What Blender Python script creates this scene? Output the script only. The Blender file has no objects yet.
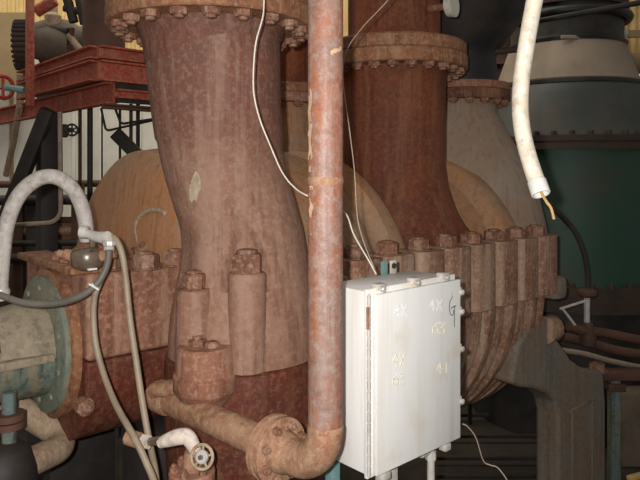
import bpy, bmesh, math, random
from mathutils import Vector, Matrix

# ------------------------------------------------------------------ camera, world, lights
scene = bpy.context.scene
random.seed(7)
EYE = 2.4                      # camera height above the floor
F = 640.0                      # focal length in pixels
HOR = 172.0                    # image row of the horizon

cam_data = bpy.data.cameras.new('camera')
cam_data.lens = 36.0
cam_data.sensor_width = 36.0
cam_data.shift_y = -(240.0 - HOR) / 640.0
cam_data.clip_start = 0.02
cam = bpy.data.objects.new('camera', cam_data)
scene.collection.objects.link(cam)
cam.location = (0, 0, EYE)
cam.rotation_euler = (math.radians(90), 0, 0)
scene.camera = cam

world = bpy.data.worlds.new('world')
scene.world = world
world.use_nodes = True
bg = world.node_tree.nodes['Background']
bg.inputs[0].default_value = (1.0, 0.95, 0.88, 1)
bg.inputs[1].default_value = 0.20

flash = bpy.data.lights.new('camera_flash', 'POINT')
flash.energy = 240.0
flash.color = (1.0, 0.98, 0.96)
flash.shadow_soft_size = 0.018
flash_o = bpy.data.objects.new('camera_flash', flash)
scene.collection.objects.link(flash_o)
flash_o.location = (-0.07, -0.02, EYE + 0.045)

day = bpy.data.lights.new('hall_daylight_fill', 'AREA')     # added overhead fill standing in for unseen daylight; no opening is modelled
day.shape = 'RECTANGLE'
day.size = 9.0
day.size_y = 3.0
day.energy = 250.0
day.color = (1.0, 0.94, 0.82)
day_o = bpy.data.objects.new('hall_daylight_fill', day)
scene.collection.objects.link(day_o)
day_o.location = (-2.5, 6.0, 6.5)
day_o.rotation_euler = (math.radians(38), 0, 0)

vs = scene.view_settings
vs.view_transform = 'Standard'
vs.look = 'None'
vs.exposure = 0.0
vs.gamma = 1.0
vs.use_curve_mapping = False

# ------------------------------------------------------------------ materials
def s2l(c):
    c = c / 255.0
    return c / 12.92 if c <= 0.04045 else ((c + 0.055) / 1.055) ** 2.4

def rgb(r, g, b):
    return (s2l(r), s2l(g), s2l(b), 1)

class NT:
    def __init__(s, name):
        s.m = bpy.data.materials.new(name)
        s.m.use_nodes = True
        s.t = s.m.node_tree
        s.bsdf = s.t.nodes['Principled BSDF']
        s.vec = None
    def n(s, typ, **kw):
        x = s.t.nodes.new(typ)
        for k, v in kw.items():
            setattr(x, k, v)
        return x
    def l(s, a, b):
        s.t.links.new(a, b)
    def coords(s):
        tc = s.n('ShaderNodeTexCoord')
        oi = s.n('ShaderNodeObjectInfo')
        mul = s.n('ShaderNodeMath', operation='MULTIPLY')
        s.l(oi.outputs['Random'], mul.inputs[0]); mul.inputs[1].default_value = 13.0
        add = s.n('ShaderNodeVectorMath', operation='ADD')
        s.l(tc.outputs['Object'], add.inputs[0]); s.l(mul.outputs[0], add.inputs[1])
        s.vec = add.outputs[0]
        return s.vec
    def noise(s, scale, detail=5, rough=0.6, stretch=None, dist=0.0):
        v = s.vec
        if stretch:
            mp = s.n('ShaderNodeMapping')
            mp.inputs['Scale'].default_value = stretch
            s.l(v, mp.inputs['Vector']); v = mp.outputs[0]
        x = s.n('ShaderNodeTexNoise')
        s.l(v, x.inputs['Vector'])
        x.inputs['Scale'].default_value = scale
        x.inputs['Detail'].default_value = detail
        x.inputs['Roughness'].default_value = rough
        x.inputs['Distortion'].default_value = dist
        return x.outputs['Fac']
    def ramp(s, fac, lo, hi):
        r = s.n('ShaderNodeMapRange')
        r.inputs['From Min'].default_value = lo
        r.inputs['From Max'].default_value = hi
        r.interpolation_type = 'SMOOTHSTEP'
        s.l(fac, r.inputs['Value'])
        return r.outputs[0]
    def mix(s, fac, a, b):
        m = s.n('ShaderNodeMix', data_type='RGBA')
        if isinstance(fac, float): m.inputs[0].default_value = fac
        else: s.l(fac, m.inputs[0])
        for v, i in ((a, 6), (b, 7)):
            if isinstance(v, tuple): m.inputs[i].default_value = v
            else: s.l(v, m.inputs[i])
        return m.outputs[2]
    def out(s, col, rough=0.7, bump=None, dist=0.003, strength=0.6, metal=0.0, spec=0.35):
        if isinstance(col, tuple): s.bsdf.inputs['Base Color'].default_value = col
        else: s.l(col, s.bsdf.inputs['Base Color'])
        if isinstance(rough, float): s.bsdf.inputs['Roughness'].default_value = rough
        else: s.l(rough, s.bsdf.inputs['Roughness'])
        s.bsdf.inputs['Metallic'].default_value = metal
        s.bsdf.inputs['Specular IOR Level'].default_value = spec
        if bump is not None:
            b = s.n('ShaderNodeBump')
            b.inputs['Strength'].default_value = strength
            b.inputs['Distance'].default_value = dist
            s.l(bump, b.inputs['Height'])
            s.l(b.outputs[0], s.bsdf.inputs['Normal'])
        return s.m

def rust(name, base, alt, dust, chip=None, streak=0.5, rough=0.72, scale=2.2, bump=0.6, chipt=0.70, dustamt=0.6, spec=0.3, speck=0.5, upper=None):
    """weathered metal: two body tones in big blotches, vertical streaks, dust film, small chips"""
    s = NT(name); s.coords()
    big = s.noise(scale, 6, 0.65, dist=0.6)
    col = s.mix(s.ramp(big, 0.36, 0.64), base, alt)
    st = s.noise(1.6, 5, 0.6, stretch=(9, 9, 0.55))
    col = s.mix(s.ramp(st, 0.48, 0.62), col, s.mix(streak, col, dust))
    st2 = s.noise(1.9, 4, 0.6, stretch=(16, 16, 0.8))
    dark = (base[0] * 0.42, base[1] * 0.36, base[2] * 0.34, 1)
    col = s.mix(s.ramp(st2, 0.51, 0.66), col, s.mix(0.8 * streak + 0.15, col, dark))
    fine = s.noise(46, 8, 0.75)
    col = s.mix(s.ramp(fine, 0.47, 0.62), col, s.mix(dustamt, col, dust))
    if upper is not None:      # another coat above a given height, with a ragged edge
        z0, z1, uc, ud = upper
        tc2 = s.n('ShaderNodeTexCoord'); sx = s.n('ShaderNodeSeparateXYZ'); s.l(tc2.outputs['Object'], sx.inputs[0])
        ad = s.n('ShaderNodeMath', operation='MULTIPLY_ADD'); s.l(s.noise(5, 6, 0.7), ad.inputs[0]); ad.inputs[1].default_value = 0.30; s.l(sx.outputs['Z'], ad.inputs[2])
        ucol = s.mix(s.ramp(big, 0.36, 0.64), uc, ud)
        ucol = s.mix(s.ramp(st, 0.48, 0.62), ucol, s.mix(streak, ucol, dust))
        ucol = s.mix(s.ramp(fine, 0.47, 0.62), ucol, s.mix(dustamt * 0.7, ucol, dust))
        col = s.mix(s.ramp(ad.outputs[0], z0 + 0.15, z1 + 0.15), col, ucol)
    fine2 = s.noise(24, 6, 0.7)
    col = s.mix(s.ramp(fine2, 0.50, 0.66), col, s.mix(speck, col, dark))
    if chip is not None:
        ch = s.noise(9, 5, 0.62, dist=0.8)
        col = s.mix(s.ramp(ch, chipt, chipt + 0.03), col, chip)
    grain = s.noise(60, 6, 0.7)
    return s.out(col, rough, grain, 0.004, bump, spec=spec)

def plain(name, c, c2=None, rough=0.6, scale=6.0, bump=0.2, metal=0.0, spec=0.4):
    s = NT(name); s.coords()
    c2 = c2 or (c[0] * 0.6, c[1] * 0.58, c[2] * 0.55, 1)
    a = s.noise(scale, 6, 0.65)
    col = s.mix(s.ramp(a, 0.40, 0.66), c, c2)
    g = s.noise(50, 5, 0.7)
    col = s.mix(s.ramp(g, 0.55, 0.8), col, c2)
    return s.out(col, rough, g, 0.002, bump, metal, spec)

M = {}
M['nozzle'] = rust('rust_purple_brown', rgb(118, 73, 58), rgb(108, 75, 64), rgb(150, 117, 100), chip=rgb(205, 182, 150), chipt=0.80, streak=0.35, scale=2.0, dustamt=0.42, speck=0.35)
M['nozzlebase'] = rust('dusty_rust_casting', rgb(150, 112, 92), rgb(136, 94, 74), rgb(172, 142, 124), streak=0.4, scale=2.2, dustamt=0.45, speck=0.3)
M['nozzlemix'] = rust('rust_nozzle_with_dusty_base', rgb(154, 116, 96), rgb(138, 98, 78), rgb(172, 142, 124), streak=0.35, scale=2.2, dustamt=0.45, speck=0.3, upper=(EYE - 0.10, EYE + 0.22, rgb(122, 75, 59), rgb(110, 74, 62)))
M['nozzle2'] = rust('rust_orange_brown', rgb(104, 56, 38), rgb(132, 68, 38), rgb(150, 104, 76), streak=0.3, scale=1.6, dustamt=0.3, speck=0.3)
M['flange'] = rust('rust_flange', rgb(150, 100, 70), rgb(132, 86, 62), rgb(178, 142, 108), streak=0.5, scale=3.5, bump=0.9, speck=0.4)
M['nut'] = rust('rust_nut', rgb(140, 94, 72), rgb(122, 82, 66), rgb(184, 154, 130), streak=0.4, scale=9, bump=0.8)
M['casing'] = rust('rust_casing', rgb(154, 102, 80), rgb(138, 92, 72), rgb(180, 146, 122), streak=0.45, scale=2.4, speck=0.35)
M['darkred'] = rust('rust_dark_red', rgb(106, 50, 36), rgb(92, 50, 38), rgb(134, 90, 66), chip=rgb(176, 92, 46), chipt=0.74, streak=0.4, scale=3.0, rough=0.62, speck=0.4)
M['dome'] = rust('rust_tan', rgb(180, 124, 82), rgb(162, 130, 102), rgb(186, 156, 128), chip=rgb(162, 148, 122), chipt=0.76, streak=0.22, scale=1.7, dustamt=0.3, speck=0.2)
M['ribs'] = rust('rust_ribs', rgb(160, 124, 102), rgb(136, 90, 68), rgb(188, 162, 138), streak=0.6, scale=2.6, speck=0.25)
M['ribdark'] = rust('rust_rib_groove', rgb(116, 72, 50), rgb(98, 58, 42), rgb(150, 112, 86), streak=0.7, scale=2.6)
M['bell'] = rust('grey_tan_paint', rgb(160, 142, 124), rgb(156, 130, 108), rgb(172, 158, 142), streak=0.2, scale=1.4, dustamt=0.25, speck=0.12)
M['foot'] = rust('grey_blue_foot', rgb(122, 118, 108), rgb(130, 106, 86), rgb(144, 132, 116), chip=rgb(116, 82, 60), chipt=0.70, streak=0.3, scale=2.4, speck=0.2)
M['pipe'] = rust('rust_pipe', rgb(156, 98, 70), rgb(142, 106, 90), rgb(160, 150, 144), chip=rgb(206, 172, 138), chipt=0.66, streak=0.35, scale=7.0, rough=0.5, bump=0.5, spec=0.5, dustamt=0.5, speck=0.4)
M['leg'] = rust('rust_leg_pipe', rgb(168, 128, 100), rgb(150, 102, 76), rgb(188, 158, 130), streak=0.3, scale=7, bump=1.0)
M['green'] = rust('blue_green_paint', rgb(112, 128, 116), rgb(134, 130, 110), rgb(152, 142, 120), chip=rgb(148, 96, 56), chipt=0.66, streak=0.3, scale=4.0)
M['guard'] = rust('tan_guard', rgb(154, 140, 118), rgb(140, 128, 108), rgb(170, 156, 134), chip=rgb(122, 102, 80), chipt=0.74, streak=0.3, scale=3.0)
M['guardlow'] = rust('teal_guard', rgb(96, 116, 116), rgb(104, 116, 98), rgb(142, 128, 102), chip=rgb(128, 90, 60), chipt=0.68, streak=0.9, scale=3.0)
M['patch'] = plain('dark_grime', rgb(104, 92, 78), rgb(86, 76, 64), 0.8)
M['vessel'] = plain('dark_green_paint', rgb(44, 76, 62), rgb(62, 72, 60), 0.55, 1.6)
M['slate'] = plain('slate_paint', rgb(64, 68, 66), rgb(82, 78, 70), 0.5, 2.2)
M['taupe'] = plain('taupe_paint', rgb(150, 134, 116), rgb(134, 118, 102), 0.7, 2.0)
M['black'] = plain('black_paint', rgb(36, 36, 36), rgb(58, 50, 44), 0.5, 3.0)
M['vflange'] = plain('brown_vessel_flange', rgb(72, 54, 44), rgb(58, 48, 40), 0.7, 5.0)
M['redsteel'] = rust('red_steel_paint', rgb(182, 80, 62), rgb(158, 78, 60), rgb(182, 140, 110), chip=rgb(96, 70, 56), chipt=0.66, streak=0.3, scale=4)
M['darksteel'] = plain('dark_steel', rgb(58, 50, 46), rgb(44, 40, 38), 0.6, 5)
M['brownsteel'] = plain('brown_steel', rgb(96, 66, 52), rgb(76, 54, 44), 0.7, 4)
M['wall'] = plain('white_wash', rgb(224, 219, 208), rgb(206, 200, 188), 0.85, 0.8)
M['tanwall'] = plain('tan_wall', rgb(156, 134, 98), rgb(136, 116, 84), 0.85, 0.9)
M['floor'] = plain('dark_oily_floor', rgb(62, 54, 46), rgb(46, 41, 37), 0.75, 1.5)
M['concrete'] = plain('dirty_concrete', rgb(112, 98, 82), rgb(90, 80, 68), 0.9, 3)
M['hosegrey'] = rust('grey_hose', rgb(188, 180, 170), rgb(176, 166, 158), rgb(208, 202, 194), streak=0.2, scale=8, rough=0.6, bump=0.25)
M['hosedark'] = plain('dark_hose', rgb(108, 102, 92), rgb(92, 86, 78), 0.45, 8)
M['tube'] = plain('tan_tube', rgb(156, 140, 118), rgb(138, 122, 102), 0.5, 9)
M['whitehose'] = rust('white_conduit', rgb(232, 222, 204), rgb(222, 206, 180), rgb(240, 234, 222), chip=rgb(176, 150, 116), chipt=0.68, streak=0.2, scale=9, rough=0.5, bump=0.25)
M['whiteplastic'] = plain('white_collar', rgb(238, 236, 230), rgb(222, 218, 208), 0.4, 9)
M['whitewire'] = plain('white_wire', rgb(232, 222, 206), rgb(214, 200, 180), 0.5, 9)
M['dustywire'] = plain('dusty_wire', rgb(176, 158, 140), rgb(150, 134, 118), 0.6, 9)
M['copper'] = plain('yellow_wire', rgb(210, 176, 116), rgb(186, 148, 92), 0.5, 9)
M['box'] = None
M['zinc'] = plain('galvanised', rgb(206, 200, 190), rgb(182, 174, 164), 0.4, 12, spec=0.5)
M['steel'] = plain('dull_steel', rgb(112, 96, 80), rgb(84, 70, 58), 0.3, 10, metal=0.0, spec=0.8)
M['chrome'] = plain('bright_metal', rgb(212, 208, 202), rgb(186, 182, 174), 0.3, 14, metal=0.3)
M['whitepaint'] = rust('white_painted_valve', rgb(216, 200, 186), rgb(202, 182, 166), rgb(232, 222, 212), chip=rgb(150, 108, 80), chipt=0.68, streak=0.2, scale=14)
M['wheel'] = rust('handwheel_paint', rgb(168, 146, 118), rgb(148, 124, 98), rgb(188, 168, 142), scale=20)
M['ink'] = plain('black_ink', rgb(44, 42, 42), rgb(58, 56, 54), 0.7)
M['palewhite'] = plain('white_chalk', rgb(250, 250, 248), rgb(244, 243, 240), 0.8)
M['paleyellow'] = plain('yellow_chalk', rgb(245, 237, 212), rgb(240, 231, 206), 0.8)
M['teal'] = plain('teal_tab', rgb(122, 158, 156), rgb(104, 136, 134), 0.6)
M['gaugeface'] = plain('gauge_face', rgb(206, 204, 184), rgb(190, 186, 168), 0.4)
M['redwheel'] = plain('red_wheel', rgb(176, 60, 48), rgb(150, 56, 46), 0.5)
M['elbowtan'] = rust('tan_elbow', rgb(176, 152, 124), rgb(160, 134, 108), rgb(190, 170, 146), streak=0.3, scale=4)
M['cladding'] = plain('yellowed_cladding', rgb(226, 196, 134), rgb(206, 172, 112), 0.7, 1.0)
M['primer'] = rust('pale_primer', rgb(206, 170, 132), rgb(190, 146, 110), rgb(216, 190, 160), chip=rgb(160, 104, 78), chipt=0.55, streak=0.3, scale=14)
M['weldline'] = rust('pale_weld', rgb(176, 160, 134), rgb(162, 140, 114), rgb(196, 180, 154), scale=12)

def make_box_mat():
    s = NT('white_enclosure_paint'); s.coords()
    st = s.noise(1.5, 6, 0.65, stretch=(11, 11, 0.6))
    col = s.mix(s.ramp(st, 0.44, 0.72), rgb(239, 237, 233), rgb(226, 219, 208))
    a = s.noise(4.5, 5, 0.6)
    col = s.mix(s.ramp(a, 0.54, 0.78), col, rgb(228, 214, 194))
    st2 = s.noise(2.3, 6, 0.7, stretch=(22, 22, 1.2))
    col = s.mix(s.ramp(st2, 0.60, 0.80), col, rgb(194, 178, 162))
    g = s.noise(40, 4, 0.6)
    return s.out(col, 0.5, g, 0.001, 0.15, spec=0.4)
M['box'] = make_box_mat()

def emit(name, c, e):
    s = NT(name)
    s.bsdf.inputs['Base Color'].default_value = c
    s.bsdf.inputs['Emission Color'].default_value = c
    s.bsdf.inputs['Emission Strength'].default_value = e
    return s.m
M['daylight'] = emit('daylit_window', (1, 0.97, 0.9, 1), 1.6)

# ------------------------------------------------------------------ object helpers
COL = scene.collection
OFF = {}                        # world position of an object's origin

def _link(name, mesh, mat, parent, origin=(0, 0, 0)):
    o = bpy.data.objects.new(name, mesh)
    COL.objects.link(o)
    o.name = name if name not in bpy.data.objects or bpy.data.objects[name] == o else o.name
    if mat is not None and len(mesh.materials) == 0:
        mesh.materials.append(mat)
    og = Vector(origin)
    po = OFF.get(parent.name, Vector((0, 0, 0))) if parent else Vector((0, 0, 0))
    if parent: o.parent = parent
    o.location = og - po
    OFF[o.name] = og
    return o

def thing(name, loc, label, cat, group=None):
    o = bpy.data.objects.new(name, None)
    COL.objects.link(o)
    o.empty_display_size = 0.1
    o.location = loc
    OFF[o.name] = Vector(loc)
    return tag(o, label, cat, group)

def tag(o, label, cat, group=None):
    o['label'] = label; o['category'] = cat
    if group: o['group'] = group
    return o

def struct(o):
    o['kind'] = 'structure'
    return o

class MB:
    """collects shapes in world space; build() links them as one mesh object"""
    def __init__(s):
        s.v = []; s.f = []; s.sm = []
    def add(s, vs, fs, smooth=False):
        b = len(s.v)
        s.v += [Vector(p) for p in vs]
        s.f += [tuple(i + b for i in f) for f in fs]
        s.sm += [smooth] * len(fs)
        return s
    def box(s, c, size, ax=None, bevel=0.0):
        c = Vector(c)
        ax = ax or (Vector((1, 0, 0)), Vector((0, 1, 0)), Vector((0, 0, 1)))
        hx, hy, hz = (q / 2 for q in size)
        bm = bmesh.new()
        bmesh.ops.create_cube(bm, size=1.0)
        for v in bm.verts:
            v.co = Vector((v.co.x * 2 * hx, v.co.y * 2 * hy, v.co.z * 2 * hz))
        if bevel > 0:
            bmesh.ops.bevel(bm, geom=list(bm.edges), offset=bevel, segments=2, profile=0.5, affect='EDGES')
        bm.verts.index_update()
        vs = [c + ax[0] * v.co.x + ax[1] * v.co.y + ax[2] * v.co.z for v in bm.verts]
        fs = [[v.index for v in f.verts] for f in bm.faces]
        bm.free()
        return s.add(vs, fs)
    def loft(s, rings, cap0=True, cap1=True, smooth=True, closed=True):
        n = len(rings[0]); vs = []; fs = []
        for r in rings: vs += r
        m = n if closed else n - 1
        for i in range(len(rings) - 1):
            for j in range(m):
                k = (j + 1) % n
                fs.append((i * n + j, i * n + k, (i + 1) * n + k, (i + 1) * n + j))
        s.add(vs, fs, smooth)
        if closed and cap0: s.add(rings[0], [tuple(range(n))[::-1]])
        if closed and cap1: s.add(rings[-1], [tuple(range(n))])
        return s
    def lathe(s, origin, axis, prof, seg=48, a0=0.0, a1=2 * math.pi, ref=None, smooth=True, caps=True):
        """prof: list of (distance along axis, radius)"""
        o = Vector(origin); ax = Vector(axis).normalized()
        if ref is None:
            ref = Vector((0, 0, 1)) if abs(ax.z) < 0.9 else Vector((1, 0, 0))
        e1 = (Vector(ref) - ax * ax.dot(Vector(ref))).normalized()
        e2 = ax.cross(e1)
        full = abs(a1 - a0 - 2 * math.pi) < 1e-6
        n = seg if full else seg + 1
        rings = []
        for t, r in prof:
            rings.append([o + ax * t + (e1 * math.cos(a0 + (a1 - a0) * j / seg) + e2 * math.sin(a0 + (a1 - a0) * j / seg)) * max(r, 1e-4) for j in range(n)])
        return s.loft(rings, caps and prof[0][1] > 1e-3, caps and prof[-1][1] > 1e-3, smooth, closed=full)
    def cyl(s, p0, p1, r, seg=24, r1=None, smooth=True):
        p0, p1 = Vector(p0), Vector(p1)
        return s.lathe(p0, p1 - p0, [(0, r), ((p1 - p0).length, r if r1 is None else r1)], seg, smooth=smooth)
    def tube(s, pts, r, seg=12, cap=True):
        pts = [Vector(p) for p in pts]
        rs = r if isinstance(r, (list, tuple)) else [r] * len(pts)
        tang = []
        for i in range(len(pts)):
            a = pts[max(i - 1, 0)]; b = pts[min(i + 1, len(pts) - 1)]
            tang.append((b - a).normalized())
        up = Vector((0, 0, 1)) if abs(tang[0].z) < 0.9 else Vector((1, 0, 0))
        nrm = (up - tang[0] * up.dot(tang[0])).normalized()
        rings = []
        for i, p in enumerate(pts):
            nrm = (nrm - tang[i] * nrm.dot(tang[i])).normalized()
            bn = tang[i].cross(nrm)
            rings.append([p + (nrm * math.cos(2 * math.pi * j / seg) + bn * math.sin(2 * math.pi * j / seg)) * rs[i] for j in range(seg)])
        return s.loft(rings, cap, cap)
    def extrude(s, poly, vec, smooth=False):
        vec = Vector(vec); n = len(poly)
        a = [Vector(p) for p in poly]; b = [p + vec for p in a]
        fs = [tuple(range(n))[::-1], tuple(range(n, 2 * n))]
        fs += [(i, (i + 1) % n, n + (i + 1) % n, n + i) for i in range(n)]
        return s.add(a + b, fs, smooth)
    def mesh(s, name, origin=(0, 0, 0)):
        me = bpy.data.meshes.new(name)
        og = Vector(origin)
        me.from_pydata([v - og for v in s.v], [], s.f)
        me.polygons.foreach_set('use_smooth', s.sm)
        me.update()
        bm = bmesh.new(); bm.from_mesh(me)
        bmesh.ops.remove_doubles(bm, verts=bm.verts, dist=1e-5)
        bmesh.ops.recalc_face_normals(bm, faces=bm.faces)
        bm.to_mesh(me); bm.free()
        return me
    def build(s, name, mat, parent=None, origin=None):
        if origin is None:
            if parent is not None: origin = OFF[parent.name]
            else:
                xs = [v.x for v in s.v]; ys = [v.y for v in s.v]; zs = [v.z for v in s.v]
                origin = ((min(xs) + max(xs)) / 2, (min(ys) + max(ys)) / 2, min(zs))
        o = _link(name, s.mesh(name, origin), mat, parent, origin)
        try:
            o.data.set_sharp_from_angle(angle=math.radians(42))
        except Exception:
            pass
        return o

def crom(pts, n=8):
    """smooth curve through control points"""
    P = [Vector(p) for p in pts]
    P = [P[0] * 2 - P[1]] + P + [P[-1] * 2 - P[-2]]
    out = []
    for i in range(1, len(P) - 2):
        for k in range(n):
            t = k / n
            a, b, c, d = P[i - 1], P[i], P[i + 1], P[i + 2]
            out.append(0.5 * ((2 * b) + (c - a) * t + (2 * a - 5 * b + 4 * c - d) * t * t + (3 * b - a - 3 * c + d) * t ** 3))
    out.append(P[-2])
    return out

def bend(pts, rad, n=8):
    """polyline with rounded corners"""
    P = [Vector(p) for p in pts]
    out = [P[0]]
    for i in range(1, len(P) - 1):
        a = (P[i - 1] - P[i]).normalized(); b = (P[i + 1] - P[i]).normalized()
        ang = math.acos(max(-1, min(1, a.dot(b))))
        t = rad / math.tan(ang / 2)
        p0 = P[i] + a * t; p1 = P[i] + b * t
        c = P[i] + (a + b).normalized() * (rad / math.sin(ang / 2))
        v0 = p0 - c; v1 = p1 - c
        w = math.acos(max(-1, min(1, v0.normalized().dot(v1.normalized()))))
        for k in range(n + 1):
            q = k / n
            out.append(c + (v0 * math.sin((1 - q) * w) + v1 * math.sin(q * w)) / math.sin(w))
    out.append(P[-1])
    return out

def at(px, py, d):
    """point d metres in front of the camera plane on the sight line of a pixel"""
    return Vector(((px - 320) / F * d, d, EYE + (HOR - py) / F * d))

# machine frame: u along the shaft (right and away), v horizontal towards the walkway, z up
TH = math.radians(42)
A = Vector((math.cos(TH), math.sin(TH), 0))
N = Vector((math.sin(TH), -math.cos(TH), 0))
UP = Vector((0, 0, 1))
P0 = Vector((-0.2625, 2.4, 0))
MAX = (A, N, UP)

def mc(u, v, z):               # z relative to eye level
    p = P0 + A * u + N * v
    return Vector((p.x, p.y, EYE + z))

def onv(px, py, v):            # sight line meets the plane v = const
    P = P0 + N * v
    a = (px - 320) / F
    u = (a * P.y - P.x) / (A.x - a * A.y)
    d = P.y + A.y * u
    return mc(u, v, (HOR - py) / F * d)

JZ = -0.7425                   # joint of the casing halves, relative to eye
FT = -0.40                     # top of the joint flange
AXV = -1.0                     # shaft axis

def hexmesh(name, r, h, stud=0.0, studr=None, washer=0.0):
    b = MB()
    ring = lambda rr, z, n=6: [Vector((math.cos(math.pi * 2 * i / n) * rr, math.sin(math.pi * 2 * i / n) * rr, z)) for i in range(n)]
    z0 = 0.0
    if washer:
        b.lathe((0, 0, 0), UP, [(0, r * 1.22), (washer, r * 1.22)], 20)
        z0 = washer
    b.loft([ring(r, z0), ring(r, z0 + h * 0.86), ring(r * 0.88, z0 + h)], smooth=False)
    if stud:
        sr = studr or r * 0.55
        b.lathe((0, 0, z0 + h), UP, [(-0.004, sr), (stud * 0.8, sr), (stud, sr * 0.75)], 14)
    return b.mesh(name)

def put(name, mesh, mat, parent, loc, rotz=0.0, rot=None):
    o = _link(name, mesh, mat, parent, loc)
    o.rotation_euler = rot if rot is not None else (0, 0, rotz)
    return o

def dirrot(axis):
    return Vector((0, 0, 1)).rotation_difference(Vector(axis).normalized()).to_euler()

# ------------------------------------------------------------------ setting
b = MB(); b.box((0, 5.0, -0.05), (22, 16, 0.1)); struct(b.build('floor', M['floor']))
BW = 9.6
b = MB(); b.box((-4.0, BW + 0.1, 2.07), (9.0, 0.2, 4.14)); wl = struct(b.build('wall_back', M['wall']))

def corrugated(x0, x1, z0, z1, y, pitch=0.125, depth=0.035):
    b = MB(); vs = []; fs = []
    n = int((x1 - x0) / pitch) * 4
    for i in range(n + 1):
        k = i % 4
        dy = (0, -depth, -depth, 0)[k]
        x = x0 + (x1 - x0) * i / n
        for (z, e) in ((z0, 0), (z1, 0)):
            vs.append((x, y + dy, z))
        for (z, e) in ((z0, 0), (z1, 0)):
            vs.append((x, y + dy + 0.02, z))
    for i in range(n):
        a = i * 4; c = a + 4
        fs += [(a, c, c + 1, a + 1), (a + 2, a + 3, c + 3, c + 2), (a + 1, c + 1, c + 3, a + 3), (a, a + 2, c + 2, c)]
    b.add(vs, fs)
    return b
struct(corrugated(-8.5, 0.5, 4.15, 6.5, BW + 0.1).build('wall_upper_cladding', M['cladding']))
struct(corrugated(0.55, 9.0, 0.0, 6.2, BW + 0.1).build('wall_right_cladding', M['cladding']))
# tan return wall at the far left
b = MB(); b.box((-5.2, 8.6, EYE + 1.62), (2.6, 0.2, 1.0)); struct(b.build('wall_left', M['tanwall']))
# vertical joints of the whitewashed wall panels
for i, px in enumerate((12, 74, 101, 140)):
    p = at(px, 170, BW)
    b = MB(); b.box((p.x, BW - 0.012, 2.05), (0.05, 0.024, 4.1), bevel=0.005)
    struct(b.build('trim_%d' % (i + 1), M['tanwall'] if px == 12 else M['wall']))
# daylit opening on the right
p = at(645, 74, BW)
wroot = bpy.data.objects.new('window_1', None); COL.objects.link(wroot); wroot.location = (p.x, BW, p.z); OFF['window_1'] = wroot.location.copy(); struct(wroot)
b = MB(); b.box((p.x + 0.12, BW + 0.03, p.z), (0.62, 0.02, 0.42)); b.build('pane', M['daylight'], wroot)
b = MB()
for dz in (-0.24, 0.24): b.box((p.x + 0.12, BW, p.z + dz), (0.74, 0.08, 0.06))
for dx in (-0.34, 0.34): b.box((p.x + 0.12 + dx, BW, p.z), (0.06, 0.08, 0.42))
b.build('window_frame', M['taupe'], wroot)

# ------------------------------------------------------------------ compressor
comp = thing('compressor', mc(1.1, AXV, 0) * 1.0, 'large rusty compressor casing with tall flanged nozzles, bolted joint and ribbed lower half', 'compressor')
comp.location.z = 0; OFF['compressor'] = Vector(comp.location)

nutL = hexmesh('hex_nut', 0.052, 0.055, 0.010, washer=0.006)
nutM = hexmesh('hex_nut_medium', 0.060, 0.050, 0.010, washer=0.006)
nutF = hexmesh('flange_bolt', 0.035, 0.024, 0.012)

# upper shell: half lathe about the shaft axis
axo = mc(0, AXV, JZ)
prof = [(-0.06, 0.0), (-0.055, 0.25), (-0.04, 0.5), (-0.015, 0.70), (0.02, 0.80), (0.06, 0.85), (0.15, 0.862), (0.86, 0.862), (0.90, 0.855), (0.93, 0.825),
        (0.97, 0.818), (1.01, 0.83), (1.04, 0.868), (1.10, 0.872), (1.14, 0.86), (1.17, 0.80), (1.26, 0.775), (1.9, 0.775), (2.02, 0.80), (2.06, 0.87), (2.10, 0.885), (2.20, 0.885), (2.27, 0.85), (2.31, 0.74), (2.34, 0.5), (2.36, 0.0)]
b = MB()
b.lathe(axo, A, prof, 72, -math.pi / 2, math.pi / 2, ref=UP)
b.build('upper_shell', M['dome'], comp)

# lower half: ribbed body
NU = [0.646 + 0.228 * k for k in range(8)]
prof = [(0.22, 0.0), (0.22, 0.60), (0.28, 0.76), (0.45, 0.84)]
for u in NU:
    prof += [(u - 0.114, 0.845), (u - 0.10, 0.855), (u - 0.088, 0.905), (u - 0.07, 0.925), (u - 0.02, 0.928), (u + 0.0, 0.915), (u + 0.02, 0.928), (u + 0.07, 0.925), (u + 0.088, 0.905), (u + 0.10, 0.855)]
prof += [(2.36, 0.84), (2.38, 0.7), (2.39, 0.0)]
b = MB()
b.lathe(axo, A, prof, 72, math.pi / 2, 3 * math.pi / 2, ref=UP)
b.build('lower_casing', M['ribs'], comp)

# joint flange strips (front and rear)
b = MB()
for v0, v1 in ((-0.50, -0.075), (-1.93, -1.5)):
    b.box(mc(1.40, (v0 + v1) / 2, (JZ + FT) / 2), (1.88, v1 - v0, FT - JZ), MAX, 0.008)
b.build('joint_flange', M['casing'], comp)
b = MB()
b.box(mc(1.40, -0.3, JZ - 0.006), (1.86, 0.50, 0.014), MAX)
b.build('joint_line', M['ribdark'], comp)

# bosses with nuts along the joint flange; mesh shared by all
bw = 0.104
def bossmesh(name, hw, depth, h):
    pts = []
    for i in range(13):
        t = i / 12.0
        a = math.pi * t
        cx = math.copysign(abs(math.cos(a)) ** 0.45, math.cos(a)) * hw
        cy = -abs(math.sin(a)) ** 0.45 * depth
        pts.append(A * cx - N * cy)
    pts = [A * hw - N * 0.10] + pts + [-A * hw - N * 0.10]
    b = MB(); b.extrude([Vector(p) for p in pts], UP * h, True)
    me = b.mesh(name)
    me.set_sharp_from_angle(angle=math.radians(50))
    return me
bm_ = bossmesh('bolt_boss', bw, 0.085, FT - JZ + 0.012)
for k, u in enumerate(NU):
    put('bolt_boss', bm_, M['ribs'] if True else None, comp, mc(u, -0.075, JZ))
    put('hex_nut', nutM, M['nut'], comp, mc(u, -0.10, FT + 0.008), rotz=0.3 * k)

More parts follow.
